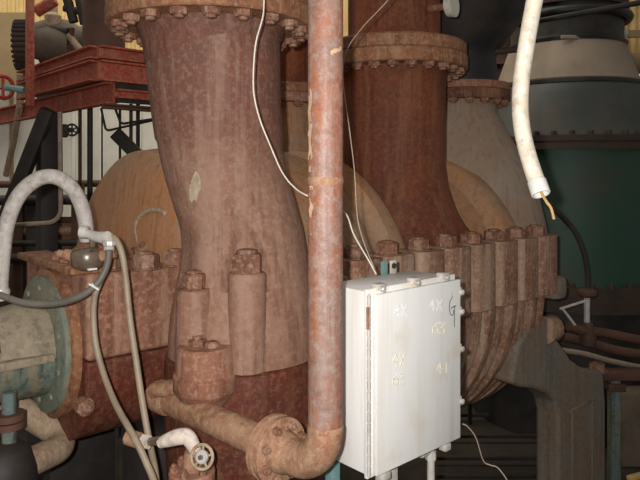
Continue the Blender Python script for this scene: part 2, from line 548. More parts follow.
# bulge of the inlet chamber
def circ(c, rx, ry=None, n=64, ax=(Vector((1, 0, 0)), Vector((0, 1, 0)))):
    ry = rx if ry is None else ry
    return [c + ax[0] * (math.cos(2 * math.pi * j / n) * rx) + ax[1] * (math.sin(2 * math.pi * j / n) * ry) for j in range(n)]

# big inlet nozzle (grid so the wrench recess above the stud boss can be pressed in)
keys = [(0.53, 213, 0.274), (0.36, 215, 0.267), (0.25, 217, 0.262), (0.12, 220.5, 0.258), (0.0, 226, 0.256), (-0.13, 235, 0.254), (-0.24, 243, 0.252), (-0.33, 245, 0.258), (-0.42, 245, 0.272), (-0.55, 244, 0.296), (-0.66, 244, 0.308), (JZ, 244, 0.312)]
DN = 2.67
def interp(z):
    for (z0, p0, r0), (z1, p1, r1) in zip(keys, keys[1:]):
        if z0 >= z >= z1:
            t = (z0 - z) / (z0 - z1)
            return p0 + (p1 - p0) * t, r0 + (r1 - r0) * t
    return keys[-1][1], keys[-1][2]
rings = []
nz, nt = 84, 112
for i in range(nz + 1):
    z = 0.53 + (JZ - 0.53) * i / nz
    acc = [interp(min(0.53, max(JZ, z + dz))) for dz in (-0.04, -0.02, 0, 0.02, 0.04)]
    px = sum(q[0] for q in acc) / 5; r = sum(q[1] for q in acc) / 5
    if z > 0.125: r += 0.006
    c = at(px, HOR, DN); c.z = EYE + z
    face = math.atan2(-c.y, -c.x)
    ring = []
    for j in range(nt):
        a = 2 * math.pi * j / nt
        da = math.degrees((a - face + math.pi) % (2 * math.pi) - math.pi)
        rr = r
        if -0.44 < z < -0.12:
            t = (-0.12 - z) / 0.26
            hw = 3 + 19 * min(t, 1.0)
            e = max(0.0, min(1.0, (hw - abs(da - 2)) / 7.0))
            e = e * e * (3 - 2 * e)
            rr -= 0.042 * e * min(1.0, t * 1.6)
        if z < -0.15:      # soft swelling either side of the recess
            t = min(1.0, (-0.15 - z) / 0.2)
            rr += 0.012 * t * (math.exp(-((da + 36) / 13.0) ** 2) - 0.7 * math.exp(-((da + 62) / 10.0) ** 2))
        ring.append(Vector((c.x + math.cos(a) * rr, c.y + math.sin(a) * rr, c.z)))
    rings.append(ring)
b = MB(); b.loft(rings, True, True)
noz = b.build('inlet_nozzle', M['nozzlemix'], comp)

def nozzle_surf(px, py):
    z = (HOR - py) / F * (DN - 0.22)
    c_px, r = interp(z)
    cx = (c_px - 320) / F * DN
    X = (px - 320) / F * (DN - 0.20)
    dx = max(-0.95, min(0.95, (X - cx) / r))
    rr = r + 0.002
    return Vector((cx + dx * rr, DN - math.sqrt(1 - dx * dx) * rr, EYE + z))
cols = [(190.5, 188, 199), (193, 181, 203), (195.5, 176, 199), (198, 171, 202), (200.5, 172, 192), (203, 180, 190)]
b = MB()
for (x0, a0_, b0_), (x1, a1_, b1_) in zip(cols, cols[1:]):
    for k in range(6):
        t0, t1 = k / 6.0, (k + 1) / 6.0
        q = [nozzle_surf(x0, a0_ + (b0_ - a0_) * t0), nozzle_surf(x1, a1_ + (b1_ - a1_) * t0), nozzle_surf(x1, a1_ + (b1_ - a1_) * t1), nozzle_surf(x0, a0_ + (b0_ - a0_) * t1)]
        b.add(q, [(0, 1, 2, 3)], True)
b.build('paint_scrape', M['weldline'], comp)

# lower chamber
rings = []
cb = at(244, HOR, DN)
for z, r in ((JZ - 0.002, 0.305), (JZ - 0.012, 0.322), (JZ - 0.05, 0.325), (-1.0, 0.325), (-1.3, 0.31), (-1.5, 0.25), (-1.6, 0.16)):
    rings.append(circ(Vector((cb.x, cb.y, EYE + z)), r, n=72))
b = MB(); b.loft(rings); b.build('lower_chamber', M['darkred'], comp)
# casing wall between the chamber and the ribbed half
b = MB(); b.box(mc(0.33, -0.32, (JZ + FT) / 2 - 0.03), (0.44, 0.64, FT - JZ - 0.03), MAX, 0.03); b.build('casing_wall', M['casing'], comp)
b = MB(); b.box(mc(0.33, -0.34, JZ - 0.22), (0.44, 0.62, 0.42), MAX, 0.06); b.build('casing_wall', M['darkred'], comp)

# inlet nozzle flange with bolts
def nozzle_flange(c, zb, R, thick, nb, mat, pitchr, name='nozzle_flange', a_off=0.0):
    b = MB()
    b.lathe(Vector((c.x, c.y, EYE + zb)), UP, [(0, R * 0.985), (0.006, R), (thick - 0.006, R), (thick, R * 0.985)], 80)
    o = b.build(name, mat, comp)
    for k in range(nb):
        a = 2 * math.pi * (k + 0.5) / nb + a_off
        q = Vector((c.x + math.cos(a) * pitchr, c.y + math.sin(a) * pitchr, EYE + zb))
        put('flange_bolt', nutF, M['nut'], o, q, rot=(math.pi, 0, 0.35 * k))
    return o
c1 = at(212, HOR, DN)
b = MB()
b.lathe(Vector((c1.x, c1.y, EYE + 0.44)), UP, [(0, 0.272), (0.09, 0.282), (0.14, 0.305), (0.155, 0.305)], 64)
b.build('nozzle_neck', M['nozzle'], comp)
nozzle_flange(c1, 0.59, 0.425, 0.075, 20, M['flange'], 0.372)

# second nozzle
c2 = mc(1.49, -0.60, 0)
def lean_loft(c0, keyz, n=64, dirs=None, sm=5):
    rings = []
    for z, du, dv, ru, rv in keyz:
        c = c0 + A * du + N * dv
        c = Vector((c.x, c.y, EYE + z))
        rings.append(circ(c, ru, rv, n, (A, -N)))
    b = MB(); b.loft(rings)
    return b
b = lean_loft(c2, [(0.62, 0, 0, 0.318, 0.318), (0.56, 0, 0, 0.314, 0.314), (0.50, 0, 0, 0.308, 0.308), (0.2, 0, 0, 0.304, 0.304), (0.02, 0, 0, 0.305, 0.305), (-0.08, 0.0, 0.01, 0.31, 0.315), (-0.16, 0.005, 0.02, 0.322, 0.33),
                   (-0.24, 0.01, 0.03, 0.342, 0.35), (-0.31, 0.02, 0.04, 0.375, 0.375), (-0.37, 0.03, 0.05, 0.42, 0.40), (-0.40, 0.03, 0.06, 0.46, 0.42), (-0.60, 0.03, 0.06, 0.48, 0.43)], 72)
b.build('discharge_nozzle', M['nozzle2'], comp)
nozzle_flange(c2, 0.60, 0.435, 0.078, 24, M['flange'], 0.385)

# third, grey-tan nozzle at the far end
c3 = mc(2.5, -0.85, 0)
b = lean_loft(c3, [(0.51, 0, 0, 0.27, 0.27), (0.42, 0, 0, 0.275, 0.275), (0.30, 0, 0, 0.32, 0.34), (0.15, 0.0, 0, 0.38, 0.43), (0.0, 0.0, 0, 0.44, 0.51), (-0.19, 0.0, 0, 0.49, 0.58), (-0.40, 0, 0, 0.52, 0.63), (-0.73, 0, 0, 0.53, 0.64)], 72)
b.build('end_nozzle', M['bell'], comp)
nozzle_flange(c3, 0.51, 0.36, 0.07, 18, M['ribdark'], 0.32)

# right end: squared end of the flange and rounded key boss
b = MB(); b.box(mc(2.33, -0.26, (JZ + FT) / 2 + 0.0), (0.05, 0.36, FT - JZ + 0.03), MAX, 0.015); b.build('end_flange', M['bell'], comp)
b = MB(); b.lathe(onv(548, 329, -0.12) - A * 0.05, A, [(0, 0.085), (0.10, 0.085), (0.13, 0.07)], 28)
b.build('key_boss', M['ribs'], comp)
b = MB(); b.box(onv(552, 287, -0.1), (0.14, 0.16, 0.15), MAX, 0.04); b.build('key_lug', M['foot'], comp)

# support foot at the far end
PV = -0.10
outline = [(512, 384), (518, 345), (535, 318), (551, 318), (557, 338), (572, 360), (584, 369), (604, 372), (606, 402), (606, 580), (559, 580), (559, 416), (556, 402), (548, 394), (534, 389), (522, 388)]
poly = [onv(x, y, PV) for x, y in outline]
for p in poly: p.z = max(p.z, 0.0)
b = MB(); b.extrude(poly, -N * 0.17)
fo = b.build('support_foot', M['foot'], comp)
mod = fo.modifiers.new('bevel', 'BEVEL'); mod.width = 0.025; mod.segments = 3; mod.limit_method = 'ANGLE'; mod.angle_limit = math.radians(25)
q = onv(597, 371, PV - 0.08)
put('foot_bolt', nutM, M['foot'], comp, q)
for yy in (402, 408):
    pass
b = MB(); b.box((onv(557, 405, PV) + onv(606, 405, PV)) / 2 - N * 0.085, (0.38, 0.18, 0.03), MAX, 0.01); b.build('foot_flange', M['foot'], comp)
for px in (572, 592):
    b = MB(); q = onv(px, 420, PV); q.z = 0.42; b.box(q + N * 0.0, (0.012, 0.012, 0.8), MAX, 0.004); b.build('foot_rib', M['foot'], comp)

# second foot near the drive end (seen only below the guard)
b = MB(); b.box(mc(-0.1, -1.5, -1.7), (0.35, 0.35, 1.4), MAX, 0.02); b.build('support_foot', M['darksteel'], comp)
b = MB(); b.box(mc(0.9, -1.75, -1.8), (0.35, 0.3, 1.2), MAX, 0.02); b.build('support_foot', M['foot'], comp)
b = MB(); b.box(mc(-0.02, -0.62, -1.75), (0.28, 0.28, 1.3), MAX, 0.02); b.build('support_foot', M['darksteel'], comp)

# drive-end bearing housing
HF = -0.49
hz = EYE
poly = [mc(-0.42, HF, JZ), mc(-0.42, HF, FT + 0.0), mc(-0.42, -1.22, FT), mc(-0.42, -1.22, JZ)]
b = MB(); b.extrude(poly, A * 0.62)
ho = b.build('bearing_housing_top', M['casing'], comp)
mod = ho.modifiers.new('bevel', 'BEVEL'); mod.width = 0.02; mod.segments = 3; mod.limit_method = 'ANGLE'
poly = [mc(-0.42, HF - 0.008, JZ - 0.004), mc(-0.42, -1.21, JZ - 0.004)]
for i in range(0, 17):
    a = math.pi + math.pi * i / 16.0
    poly.append(mc(-0.42, -0.85 + math.copysign(abs(math.cos(a)) ** 0.85, math.cos(a)) * 0.352, JZ - 0.06 - abs(math.sin(a)) ** 0.85 * 0.33))
b = MB(); b.extrude(poly, A * 0.60)
ho = b.build('bearing_housing_base', M['darkred'], comp)
mod = ho.modifiers.new('bevel', 'BEVEL'); mod.width = 0.012; mod.segments = 2; mod.limit_method = 'ANGLE'
# top cover plate with lip
b = MB(); b.box(mc(-0.40, -0.86, FT + 0.012), (0.14, 0.66, 0.03), MAX, 0.008); b.build('cover_plate', M['flange'], comp)
for vv in (-0.62, -0.72, -0.82):
    put('hex_nut', nutF, M['nut'], comp, mc(-0.41, vv, FT + 0.027))
for px, py, d in ((146, 277, 2.64), (176, 279, 2.74), (108, 279, 2.62)):
    q = at(px, py, d); q.z = EYE + FT + 0.002
    put('hex_nut', nutL, M['nut'], comp, q, rotz=0.4)
# seal dome and weld marks on the end face of the shell
b = MB()
b.lathe(mc(-0.22, -0.9, FT - 0.06), UP, [(0, 0.13), (0.06, 0.13), (0.10, 0.11), (0.14, 0.06), (0.15, 0.02)], 28)
b.build('bearing_cap', M['flange'], comp)
def endface(px, py):           # point on the end face of the upper shell
    pts = None
    p = None
    P = mc(-0.035, 0, 0)
    a = (px - 320) / F
    vv = (a * P.y - P.x) / (N.x - a * N.y)
    d = P.y + N.y * vv
    return mc(-0.035, vv, (HOR - py) / F * d)
arc = [endface(x, y) for x, y in ((139, 243), (136, 228), (139, 218), (148, 211), (157, 210), (165, 213))]
b = MB(); b.tube(crom(arc, 5), 0.010, 8); b.build('weld_bead', M['weldline'], comp)
b = MB(); q = endface(145, 252); b.lathe(q + A * 0.05, -A, [(0, 0.05), (0.06, 0.05), (0.07, 0.028), (0.11, 0.028)], 20); b.build('plug', M['nut'], comp)

# coupling-end flange: blue-green disc with rusty rim
dc = mc(-0.42, -0.85, JZ + 0.015)
b = MB(); b.lathe(dc, -A, [(0, 0.312), (0.032, 0.312), (0.036, 0.304)], 72); b.build('end_disc_rim', M['flange'], comp)
b = MB(); b.lathe(dc - A * 0.03, -A, [(0, 0.285), (0.025, 0.285), (0.03, 0.272)], 72); dsk = b.build('end_disc', M['green'], comp)
for k in range(10):
    a = 2 * math.pi * (k + 0.5) / 10
    q = dc - A * 0.058 + (N * math.cos(a) + UP * math.sin(a)) * 0.235
    put('disc_bolt', hexmesh('disc_bolt', 0.016, 0.012) if k == 0 else bpy.data.meshes['disc_bolt'], M['green'], dsk, q, rot=dirrot(-A))
# small bolt on the housing end
put('hex_nut', nutF, M['whitepaint'], comp, onv(86, 408, HF + 0.012) - N * 0.02, rot=dirrot(N))
b = MB(); q = onv(87, 408, HF); b.lathe(q - N * 0.05, N, [(0, 0.035), (0.042, 0.035), (0.046, 0.03)], 20); b.build('plug', M['flange'], comp)

# studs bosses round the inlet chamber
def stud_boss(px, ytop, d, r, zlow, nut, nr=0.0):
    q = at(px, ytop, d)
    b = MB(); b.lathe(Vector((q.x, q.y, EYE + zlow)), UP, [(0, r * 1.04), (q.z - EYE - zlow - 0.012, r), (q.z - EYE - zlow, r * 0.9)], 36)
    o = b.build('stud_boss', M['nozzlebase'], comp)
    put('hex_nut', nut, M['nut'], o, q, rotz=nr)
    return o
nutB = hexmesh('hex_nut_large', 0.060, 0.070, 0.016, studr=0.04)
stud_boss(194, 289, 2.42, 0.067, JZ, nutL, 0.25)
stud_boss(247, 272, 2.41, 0.072, JZ, nutB, 0.5)
q = at(205, 345, 2.36)
b = MB()
b.lathe(Vector((q.x, q.y, q.z)), UP, [(-0.24, 0.06), (-0.165, 0.112), (-0.16, 0.116), (-0.105, 0.116), (-0.10, 0.106), (-0.012, 0.103), (0, 0.094)], 44)
cp = b.build('stud_cap', M['casing'], comp)
put('hex_nut', nutF, M['nut'], cp, q + Vector((-0.028, 0, 0)), 0.2)
b = MB(); b.lathe(q + Vector((0.03, -0.02, -0.01)), UP, [(0, 0.028), (0.022, 0.026), (0.03, 0.018)], 16); b.build('cap_plug', M['nut'], cp)

# ------------------------------------------------------------------ pipes above the nozzles
def top_pipe(c, zb, R, thick, r, ztop, label, mat):
    t = thing('process_pipe', Vector((c.x, c.y, EYE + zb)), label, 'pipe')
    b = MB(); b.lathe(Vector((c.x, c.y, EYE + zb)), UP, [(0, R * 0.985), (0.006, R), (thick - 0.012, R), (thick, R * 0.97)], 80); b.build('flange', M['flange'], t)
    b = MB(); b.lathe(Vector((c.x, c.y, EYE + zb + thick)), UP, [(0, r * 1.12), (0.04, r * 1.03), (0.07, r), (ztop - zb - thick, r)], 64); b.build('pipe', mat, t)
    return t
top_pipe(c1, 0.666, 0.425, 0.075, 0.29, 2.2, 'rusty flanged pipe bolted on top of the wide inlet nozzle', M['nozzle'])
top_pipe(c2, 0.680, 0.428, 0.075, 0.275, 2.4, 'dark rusty vertical pipe on the orange-brown nozzle flange', M['nozzle2'])
# dark reducer on the end nozzle
t = thing('pipe_reducer', Vector((c3.x, c3.y, EYE + 0.582)), 'black conical pipe reducer widening upward from the grey end nozzle', 'pipe')
z0 = EYE + 0.582
b = MB(); b.lathe(Vector((c3.x, c3.y, z0)), UP, [(0, 0.36), (0.05, 0.36)], 60); b.build('flange', M['casing'], t)
b = MB(); b.lathe(Vector((c3.x, c3.y, z0)), UP, [(0.05, 0.27), (0.24, 0.262), (0.30, 0.29), (0.66, 0.55), (0.70, 0.57), (1.4, 0.57)], 60); b.build('cone', M['black'], t)
b = MB(); b.tube([Vector((c3.x + 0.20, c3.y - 0.16, z0 + 0.27)), Vector((c3.x + 0.50, c3.y - 0.1, z0 + 0.31))], 0.022, 10); b.build('stub', M['vflange'], t)
# gauge beside it
gp = at(453, 5, 3.55)
t = thing('pressure_gauge', gp, 'round pale pressure gauge dial seen edge-on beside the dark reducer', 'gauge')
gd = Vector((0.80, -0.60, 0)).normalized()
b = MB(); b.lathe(gp, gd, [(-0.03, 0.062), (0.0, 0.068), (0.008, 0.068)], 40); b.build('gauge_case', M['zinc'], t)
b = MB(); b.lathe(gp + gd * 0.008, gd, [(0, 0.060), (0.003, 0.060)], 40); b.build('dial', M['gaugeface'], t)
b = MB(); b.tube([gp - gd * 0.03, gp - gd * 0.16], 0.02, 10); b.build('stem', M['nut'], t)

# ------------------------------------------------------------------ riser pipe with elbow and flanges
S = at(163, 404, 2.46); E = at(325.5, 470, 1.85)
S.z = E.z = EYE - 0.865
dirp = (E - S).normalized()
t = thing('riser_pipe', Vector((E.x, E.y, E.z - 0.06)), 'rusty vertical pipe with elbow and bolted flanges, beside the white enclosure', 'pipe')
FL = S + dirp * 0.655
b = MB(); b.tube([S - dirp * 0.05] + [S + (FL - S) * (k / 12.0) for k in range(1, 13)], 0.051, 28); b.build('branch_pipe', M['leg'], t)
path = bend([FL + dirp * 0.02, E, Vector((E.x, E.y, EYE + 2.0))], 0.125, 12)
b = MB(); b.tube(path[:-1], 0.053, 32); b.build('elbow', M['leg'], t)
b = MB(); b.tube([path[-2]] + [path[-2] + (path[-1] - path[-2]) * (k / 14.0) for k in range(1, 15)], 0.051, 32); b.build('pipe', M['pipe'], t)
for zpx in (181, 428):
    q = at(325.5, zpx, 1.85); q = Vector((E.x, E.y, q.z))
    b = MB(); b.lathe(q, UP, [(-0.010, 0.051), (-0.004, 0.0528), (0.006, 0.0530), (0.012, 0.051)], 32); b.build('weld_ring', M['leg'], t)
def pipe_scrape(px0, px1, y0, y1):
    b = MB(); vs = []; fs = []
    n = 10
    for i in range(n + 1):
        yy = y0 + (y1 - y0) * i / n
        for px in (px0 + 0.8 * math.sin(i * 2.1), px1 + 0.9 * math.sin(i * 1.7 + 1)):
            dx = max(-0.985, min(0.985, (px - 325.5) / 17.6)); r = 0.0524
            vs.append(Vector((E.x + dx * r, E.y - math.sqrt(1 - dx * dx) * r, EYE + (HOR - yy) / F * 1.81)))
    for i in range(n): fs.append((2 * i, 2 * i + 1, 2 * i + 3, 2 * i + 2))
    b.add(vs, fs, True)
    return b.build('paint_scrape', M['primer'], t)
pipe_scrape(309, 312, 95, 172)
pipe_scrape(310, 313, 186, 235)
for k, (o0, o1) in enumerate(((-0.028, -0.003), (0.003, 0.030))):
    b = MB(); b.lathe(FL, dirp, [(o0, 0.097), (o0 + 0.003, 0.102), (o1 - 0.003, 0.102), (o1, 0.097)], 48)
    fo = b.build('flange', M['leg'], t)
    if k == 1:
        e1 = UP; e2 = dirp.cross(UP)
        for i in range(8):
            a = 2 * math.pi * (i + 0.5) / 8
            put('flange_bolt', bpy.data.meshes.get('small_bolt') or hexmesh('small_bolt', 0.014, 0.016, 0.010), M['nut'], fo, FL + dirp * 0.030 + (e1 * math.cos(a) + e2 * math.sin(a)) * 0.080, rot=dirrot(dirp))
b = MB(); b.lathe(FL, dirp, [(0.028, 0.066), (0.05, 0.062), (0.07, 0.053)], 32); b.build('flange_hub', M['leg'], t)
b = MB(); b.lathe(S, dirp, [(-0.02, 0.062), (0.05, 0.060), (0.062, 0.053)], 28); b.build('socket', M['leg'], t)
# lug above the branch
b = MB(); b.tube([at(153, 391, 2.42), at(180, 386, 2.36)], 0.030, 14); b.build('lug', M['leg'], t)

# ------------------------------------------------------------------ white enclosure
BX = Vector((0.1625, 2.0, 0))      # front left edge of the door
def bc(u, v, z):                   # along the door, out of the door, height rel. eye
    p = BX + A * u + N * v
    return Vector((p.x, p.y, EYE + z))
BT, BB = -0.372, -0.966
BWD = 0.464
DOORV = (BX - P0).dot(N) + 0.001
t = thing('electrical_enclosure', bc(BWD / 2, -0.1, BB), 'white painted steel electrical enclosure with chalk marks and a hinged door', 'enclosure')
b = MB(); b.box(bc(BWD / 2 - 0.004, -0.125, (BT + BB) / 2), (BWD - 0.016, 0.19, BT - BB - 0.012), MAX, 0.005)
body = b.build('body', M['box'], t)
b = MB(); b.box(bc(BWD / 2 - 0.004, -0.026, (BT + BB) / 2), (BWD - 0.004, 0.014, BT - BB + 0.004), MAX, 0.003); b.build('rim', M['box'], t)
b = MB(); b.box(bc(BWD / 2 + 0.010, -0.008, (BT + BB) / 2 - 0.004), (BWD - 0.020, 0.018, BT - BB - 0.022), MAX, 0.004)
door = b.build('door', M['box'], t)
b = MB()
for k in range(17):
    z = BB + 0.03 + (BT - BB - 0.06) * k / 16.0
    b.cyl(bc(-0.006, -0.008, z - 0.014), bc(-0.006, -0.008, z + 0.014), 0.006, 10)
b.cyl(bc(-0.006, -0.008, BB + 0.01), bc(-0.006, -0.008, BT - 0.01), 0.004, 8)
b.build('hinge', M['zinc'], t)
b = MB(); b.box(bc(-0.0105, -0.0075, BT - 0.085), (0.003, 0.012, 0.07), MAX); b.build('rust_stain', M['leg'], t)
for px in (384, 419, 448):         # clamps on the top edge
    u = onv(px, 283, 0.58) - bc(0, 0, 0); uu = u.dot(A)
    c = MB(); c.box(bc(uu, -0.024, BT + 0.004), (0.040, 0.030, 0.020), MAX, 0.003)
    o = c.build('clamp', M['zinc'], t)
    c = MB(); c.lathe(bc(uu - 0.008, -0.006, BT + 0.0), N, [(0, 0.009), (0.012, 0.009), (0.015, 0.006)], 12); c.build('screw', M['chrome'], o)
for z in (-0.405, -0.475, -0.61, -0.80):      # clamps on the latch side
    c = MB(); c.box(bc(BWD + 0.006, -0.020, z - 0.03), (0.020, 0.030, 0.034), MAX, 0.003)
    o = c.build('clamp', M['zinc'], t)
    c = MB(); c.lathe(bc(BWD + 0.008, -0.004, z - 0.03), N, [(0, 0.010), (0.010, 0.010), (0.013, 0.006)], 12); c.build('screw', M['chrome'], o)
c = MB(); c.box(bc(BWD - 0.065, -0.02, BB - 0.012), (0.034, 0.03, 0.024), MAX, 0.003); c.build('clamp', M['zinc'], t)
c = MB(); c.box(bc(0.075, -0.02, BB - 0.012), (0.04, 0.03, 0.024), MAX, 0.003); c.build('clamp', M['zinc'], t)
for uu, mat in ((0.02, 'zinc'), (BWD - 0.12, 'zinc'), (BWD - 0.16, 'teal')):
    c = MB(); c.box(bc(uu, -0.217 if mat == 'zinc' else -0.225, BT + 0.012), (0.034, 0.006, 0.06), MAX, 0.002); o = c.build('mounting_tab', M[mat], t)
    if mat == 'zinc':
        c = MB(); c.lathe(bc(uu, -0.214, BT + 0.022), N, [(0, 0.011), (0.004, 0.011)], 12); c.build('bolt', M['darksteel'], o)
# writing on the door: thin strokes laid on the paint
def stroke(pts, r, mat, name):
    vv = 0.0004
    b = MB()
    P = [onv(x, y, DOORV + vv) for x, y in pts]
    for a_, c_ in zip(P, P[1:]):
        dd = (c_ - a_).normalized(); nn = dd.cross(N).normalized()
        q = [a_ + nn * r - dd * r * 0.4, c_ + nn * r + dd * r * 0.4, c_ - nn * r + dd * r * 0.4, a_ - nn * r - dd * r * 0.4]
        b.extrude(q, N * 0.0008)
    return b.build(name, mat, t)
def glyphs(ch, x, y, w, h):
    if ch == '4': return [[(x + w * .7, y + h), (x + w * .7, y), (x, y + h * .65), (x + w, y + h * .65)]]
    if ch == 'X': return [[(x, y), (x + w, y + h)], [(x + w, y), (x, y + h)]]
    if ch == '6': return [[(x + w, y), (x, y + h * .5), (x, y + h), (x + w, y + h), (x + w, y + h * .5), (x, y + h * .5)]]
    if ch == '3': return [[(x, y), (x + w, y), (x + w * .3, y + h * .45), (x + w, y + h * .6), (x + w * .8, y + h), (x, y + h)]]
    if ch == '1': return [[(x + w * .5, y), (x + w * .5, y + h)]]
    return []
for txt, x, y, w, h, mt in (('4X', 395, 305, 5, 11, 'palewhite'), ('4X', 430, 300, 5, 10, 'palewhite'), ('63', 433, 323, 5, 10, 'paleyellow'), ('4X', 393, 354, 5, 12, 'paleyellow'), ('63', 393, 374, 4.5, 10, 'paleyellow'), ('41', 437, 363, 5, 10, 'paleyellow')):
    xx = x
    for ch in txt:
        for g in glyphs(ch, xx, y, w, h):
            stroke(g, 0.0022, M[mt], 'chalk_mark')
        xx += w + 2
stroke([(452.5, 292), (451.5, 296), (453, 296.5)], 0.0010, M['wheel'], 'pen_mark')
stroke([(452, 297.5), (450, 301), (449.3, 305), (449.5, 310), (450.2, 314), (452, 315.4), (453.2, 314.5), (453.6, 310)], 0.0012, M['ink'], 'pen_mark')
stroke([(451, 308.3), (453, 307), (456, 305.6)], 0.0014, M['ink'], 'pen_mark')
stroke([(454.6, 306.5), (454.4, 314), (454.3, 327)], 0.0012, M['ink'], 'pen_mark')
# post and conduits that carry the enclosure
for uu, vv, r, mat in ((0.20, -0.12, 0.028, 'zinc'), (0.0, -0.18, 0.018, 'teal')):
    c = MB(); top = bc(uu, vv, BB - 0.002); c.box((top + Vector((top.x, top.y, 0))) / 2, (r * 2, r * 2, top.z), MAX, 0.003); c.build('post', M[mat], t)
c = MB(); top = bc(0.30, -0.08, BB - 0.01)
c.tube(bend([bc(0.315, -0.08, BB - 0.0), bc(0.315, -0.08, BB - 0.035), bc(0.395, -0.08, BB - 0.035), Vector((bc(0.395, -0.08, 0).x, bc(0.395, -0.08, 0).y, 0.0))], 0.018, 6), 0.014, 14); c.build('conduit', M['zinc'], t)
for uu, z in ((0.315, BB - 0.012), (0.352, BB - 0.035), (0.395, BB - 0.062)):
    c = MB()
    if uu == 0.352: c.lathe(bc(uu - 0.015, -0.08, z), A, [(0, 0.020), (0.03, 0.020)], 8, smooth=False)
    else: c.lathe(bc(uu, -0.08, z - 0.014), UP, [(0, 0.020), (0.028, 0.020)], 8, smooth=False)
    c.build('conduit_nut', M['zinc'], t)

# ------------------------------------------------------------------ hanging white conduit with a wire end
ctl = [at(546, -60, 1.92), at(540, -25, 1.95), at(533, 8, 1.98), at(526.5, 45, 2.0), at(521, 85, 2.0), at(521, 120, 2.0), at(528, 155, 1.98), at(541, 194, 1.92)]
pth = crom(ctl, 8)
t = thing('flexible_conduit', pth[-1], 'white flexible conduit hanging with a cut end beside the dark green vessel', 'conduit')
b = MB(); b.tube(pth[:-2], 0.0255, 24, cap=False); b.build('sleeve', M['whitehose'], t)
dd = (pth[-1] - pth[-3]).normalized()
b = MB(); b.lathe(pth[-3], dd, [(-0.02, 0.0), (-0.015, 0.020), (-0.012, 0.026), (-0.008, 0.0285), (0.034, 0.0285), (0.036, 0.026), (0.034, 0.0225), (0.0, 0.021), (-0.002, 0.0)], 28, caps=False); b.build('collar', M['whiteplastic'], t)
b = MB(); b.tube(crom([pth[-4], pth[-2], at(546, 201, 1.90), at(551, 208, 1.89), at(554, 219, 1.89)], 5), 0.0042, 8); b.build('wire', M['copper'], t)

# ------------------------------------------------------------------ loose wires
def wire(name, pts, r, mat, label, n=8):
    b = MB(); b.tube(crom(pts, n), r, 8)
    return tag(b.build(name, mat), label, 'wire')
wire('loose_wire', [at(264, -40, 2.15), at(264, 0, 2.15), at(262.5, 18, 2.15), at(256, 42, 2.15), at(253.5, 70, 2.15), at(254, 95, 2.15), at(260, 120, 2.15), at(270, 145, 2.15), at(282, 172, 2.13), at(295, 188, 2.08), at(310, 197, 2.02), at(330, 205, 2.06), at(346, 214, 2.12), at(354, 235, 2.16), at(369, 261, 2.2), at(376, 274, 2.22)], 0.0026, M['whitewire'], 'thin white wire hanging over the wide nozzle and passing behind the vertical pipe')
wire('loose_wire', [at(400, -18, 2.5), at(388, 0, 2.5), at(375, 14, 2.5), at(362, 28, 2.48), at(347, 50, 2.42), at(343, 78, 2.38), at(349.5, 130, 2.32), at(354.5, 172, 2.28), at(357, 214, 2.24), at(363, 240, 2.22), at(374, 268, 2.2)], 0.0020, M['dustywire'], 'thin dusty wire dropping past the second nozzle flange to the enclosure top')
wire('loose_wire', [at(463, 424, 2.25), at(468, 427, 2.26), at(476, 438, 2.28), at(483, 460, 2.3), at(490, 465, 2.3), at(498, 468, 2.3), at(508, 482, 2.3), at(515, 500, 2.32)], 0.0022, M['dustywire'], 'thin pale wire trailing down from the lower corner of the enclosure')

# ------------------------------------------------------------------ hoses and fittings at the drive end
b = MB(); b.tube(crom([at(0, 300, 2.42), at(0.5, 280, 2.42), at(3, 250, 2.42), at(8, 220, 2.42), at(20, 194, 2.42), at(38, 179, 2.43), at(55, 177, 2.44), at(70, 186, 2.46), at(80, 202, 2.48), at(85, 220, 2.5), at(87, 240, 2.52)], 8), 0.0285, 20)
h1 = tag(b.build('arched_hose', M['hosegrey']), 'thick pale grey hose bent into an arch beside the tan end dome', 'hose')
b = MB(); b.lathe(at(0, 292, 2.42), UP, [(-0.02, 0.033), (0.0, 0.036), (0.012, 0.033)], 20); b.build('hose_clamp', M['chrome'], h1)

b = MB(); b.tube(crom([at(109, 250, 2.30), at(107, 265, 2.30), at(99, 281, 2.29), at(86, 293, 2.28), at(68, 301, 2.28), at(48, 304, 2.28), at(25, 303, 2.28), at(5, 297, 2.28), at(-15, 288, 2.28)], 8), 0.0125, 14)
h2 = tag(b.build('rubber_hose', M['hosedark']), 'dark rubber hose sagging in a loop in front of the blue-green disc', 'hose')
b = MB(); b.lathe(at(95.5, 286, 2.287), Vector((-0.7, 0, -0.7)), [(-0.004, 0.0135), (-0.003, 0.016), (0.003, 0.016), (0.004, 0.0135)], 16); o = b.build('cable_tie', M['whiteplastic'], h2)
b = MB(); b.tube([at(89, 284, 2.27), at(99, 290, 2.27)], 0.0035, 8); b.build('tie_tail', M['whiteplastic'], h2)

b = MB(); b.tube(crom([at(106, 270, 2.325), at(99, 284, 2.32), at(94.5, 298, 2.315), at(93.5, 318, 2.31), at(96, 345, 2.29), at(104, 375, 2.26), at(116, 405, 2.18), at(134, 437, 2.07), at(146, 462, 2.04), at(156, 490, 2.04), at(160, 540, 2.04)], 7), 0.0112, 12)
tag(b.build('flexible_tube', M['tube']), 'tan flexible tube curving from the cable tie past the valve inlet', 'tube')
b = MB(); b.tube(crom([at(110, 236, 2.33), at(116, 240, 2.32), at(122, 254, 2.31), at(126, 280, 2.30), at(130, 320, 2.28), at(136, 360, 2.25), at(142, 400, 2.22), at(149, 440, 2.18), at(155, 470, 2.18), at(158, 500, 2.18), at(160, 540, 2.18)], 7), 0.0115, 12)
tag(b.build('flexible_tube', M['tube']), 'tan flexible tube running straight down from the elbow fitting behind the valve', 'tube')

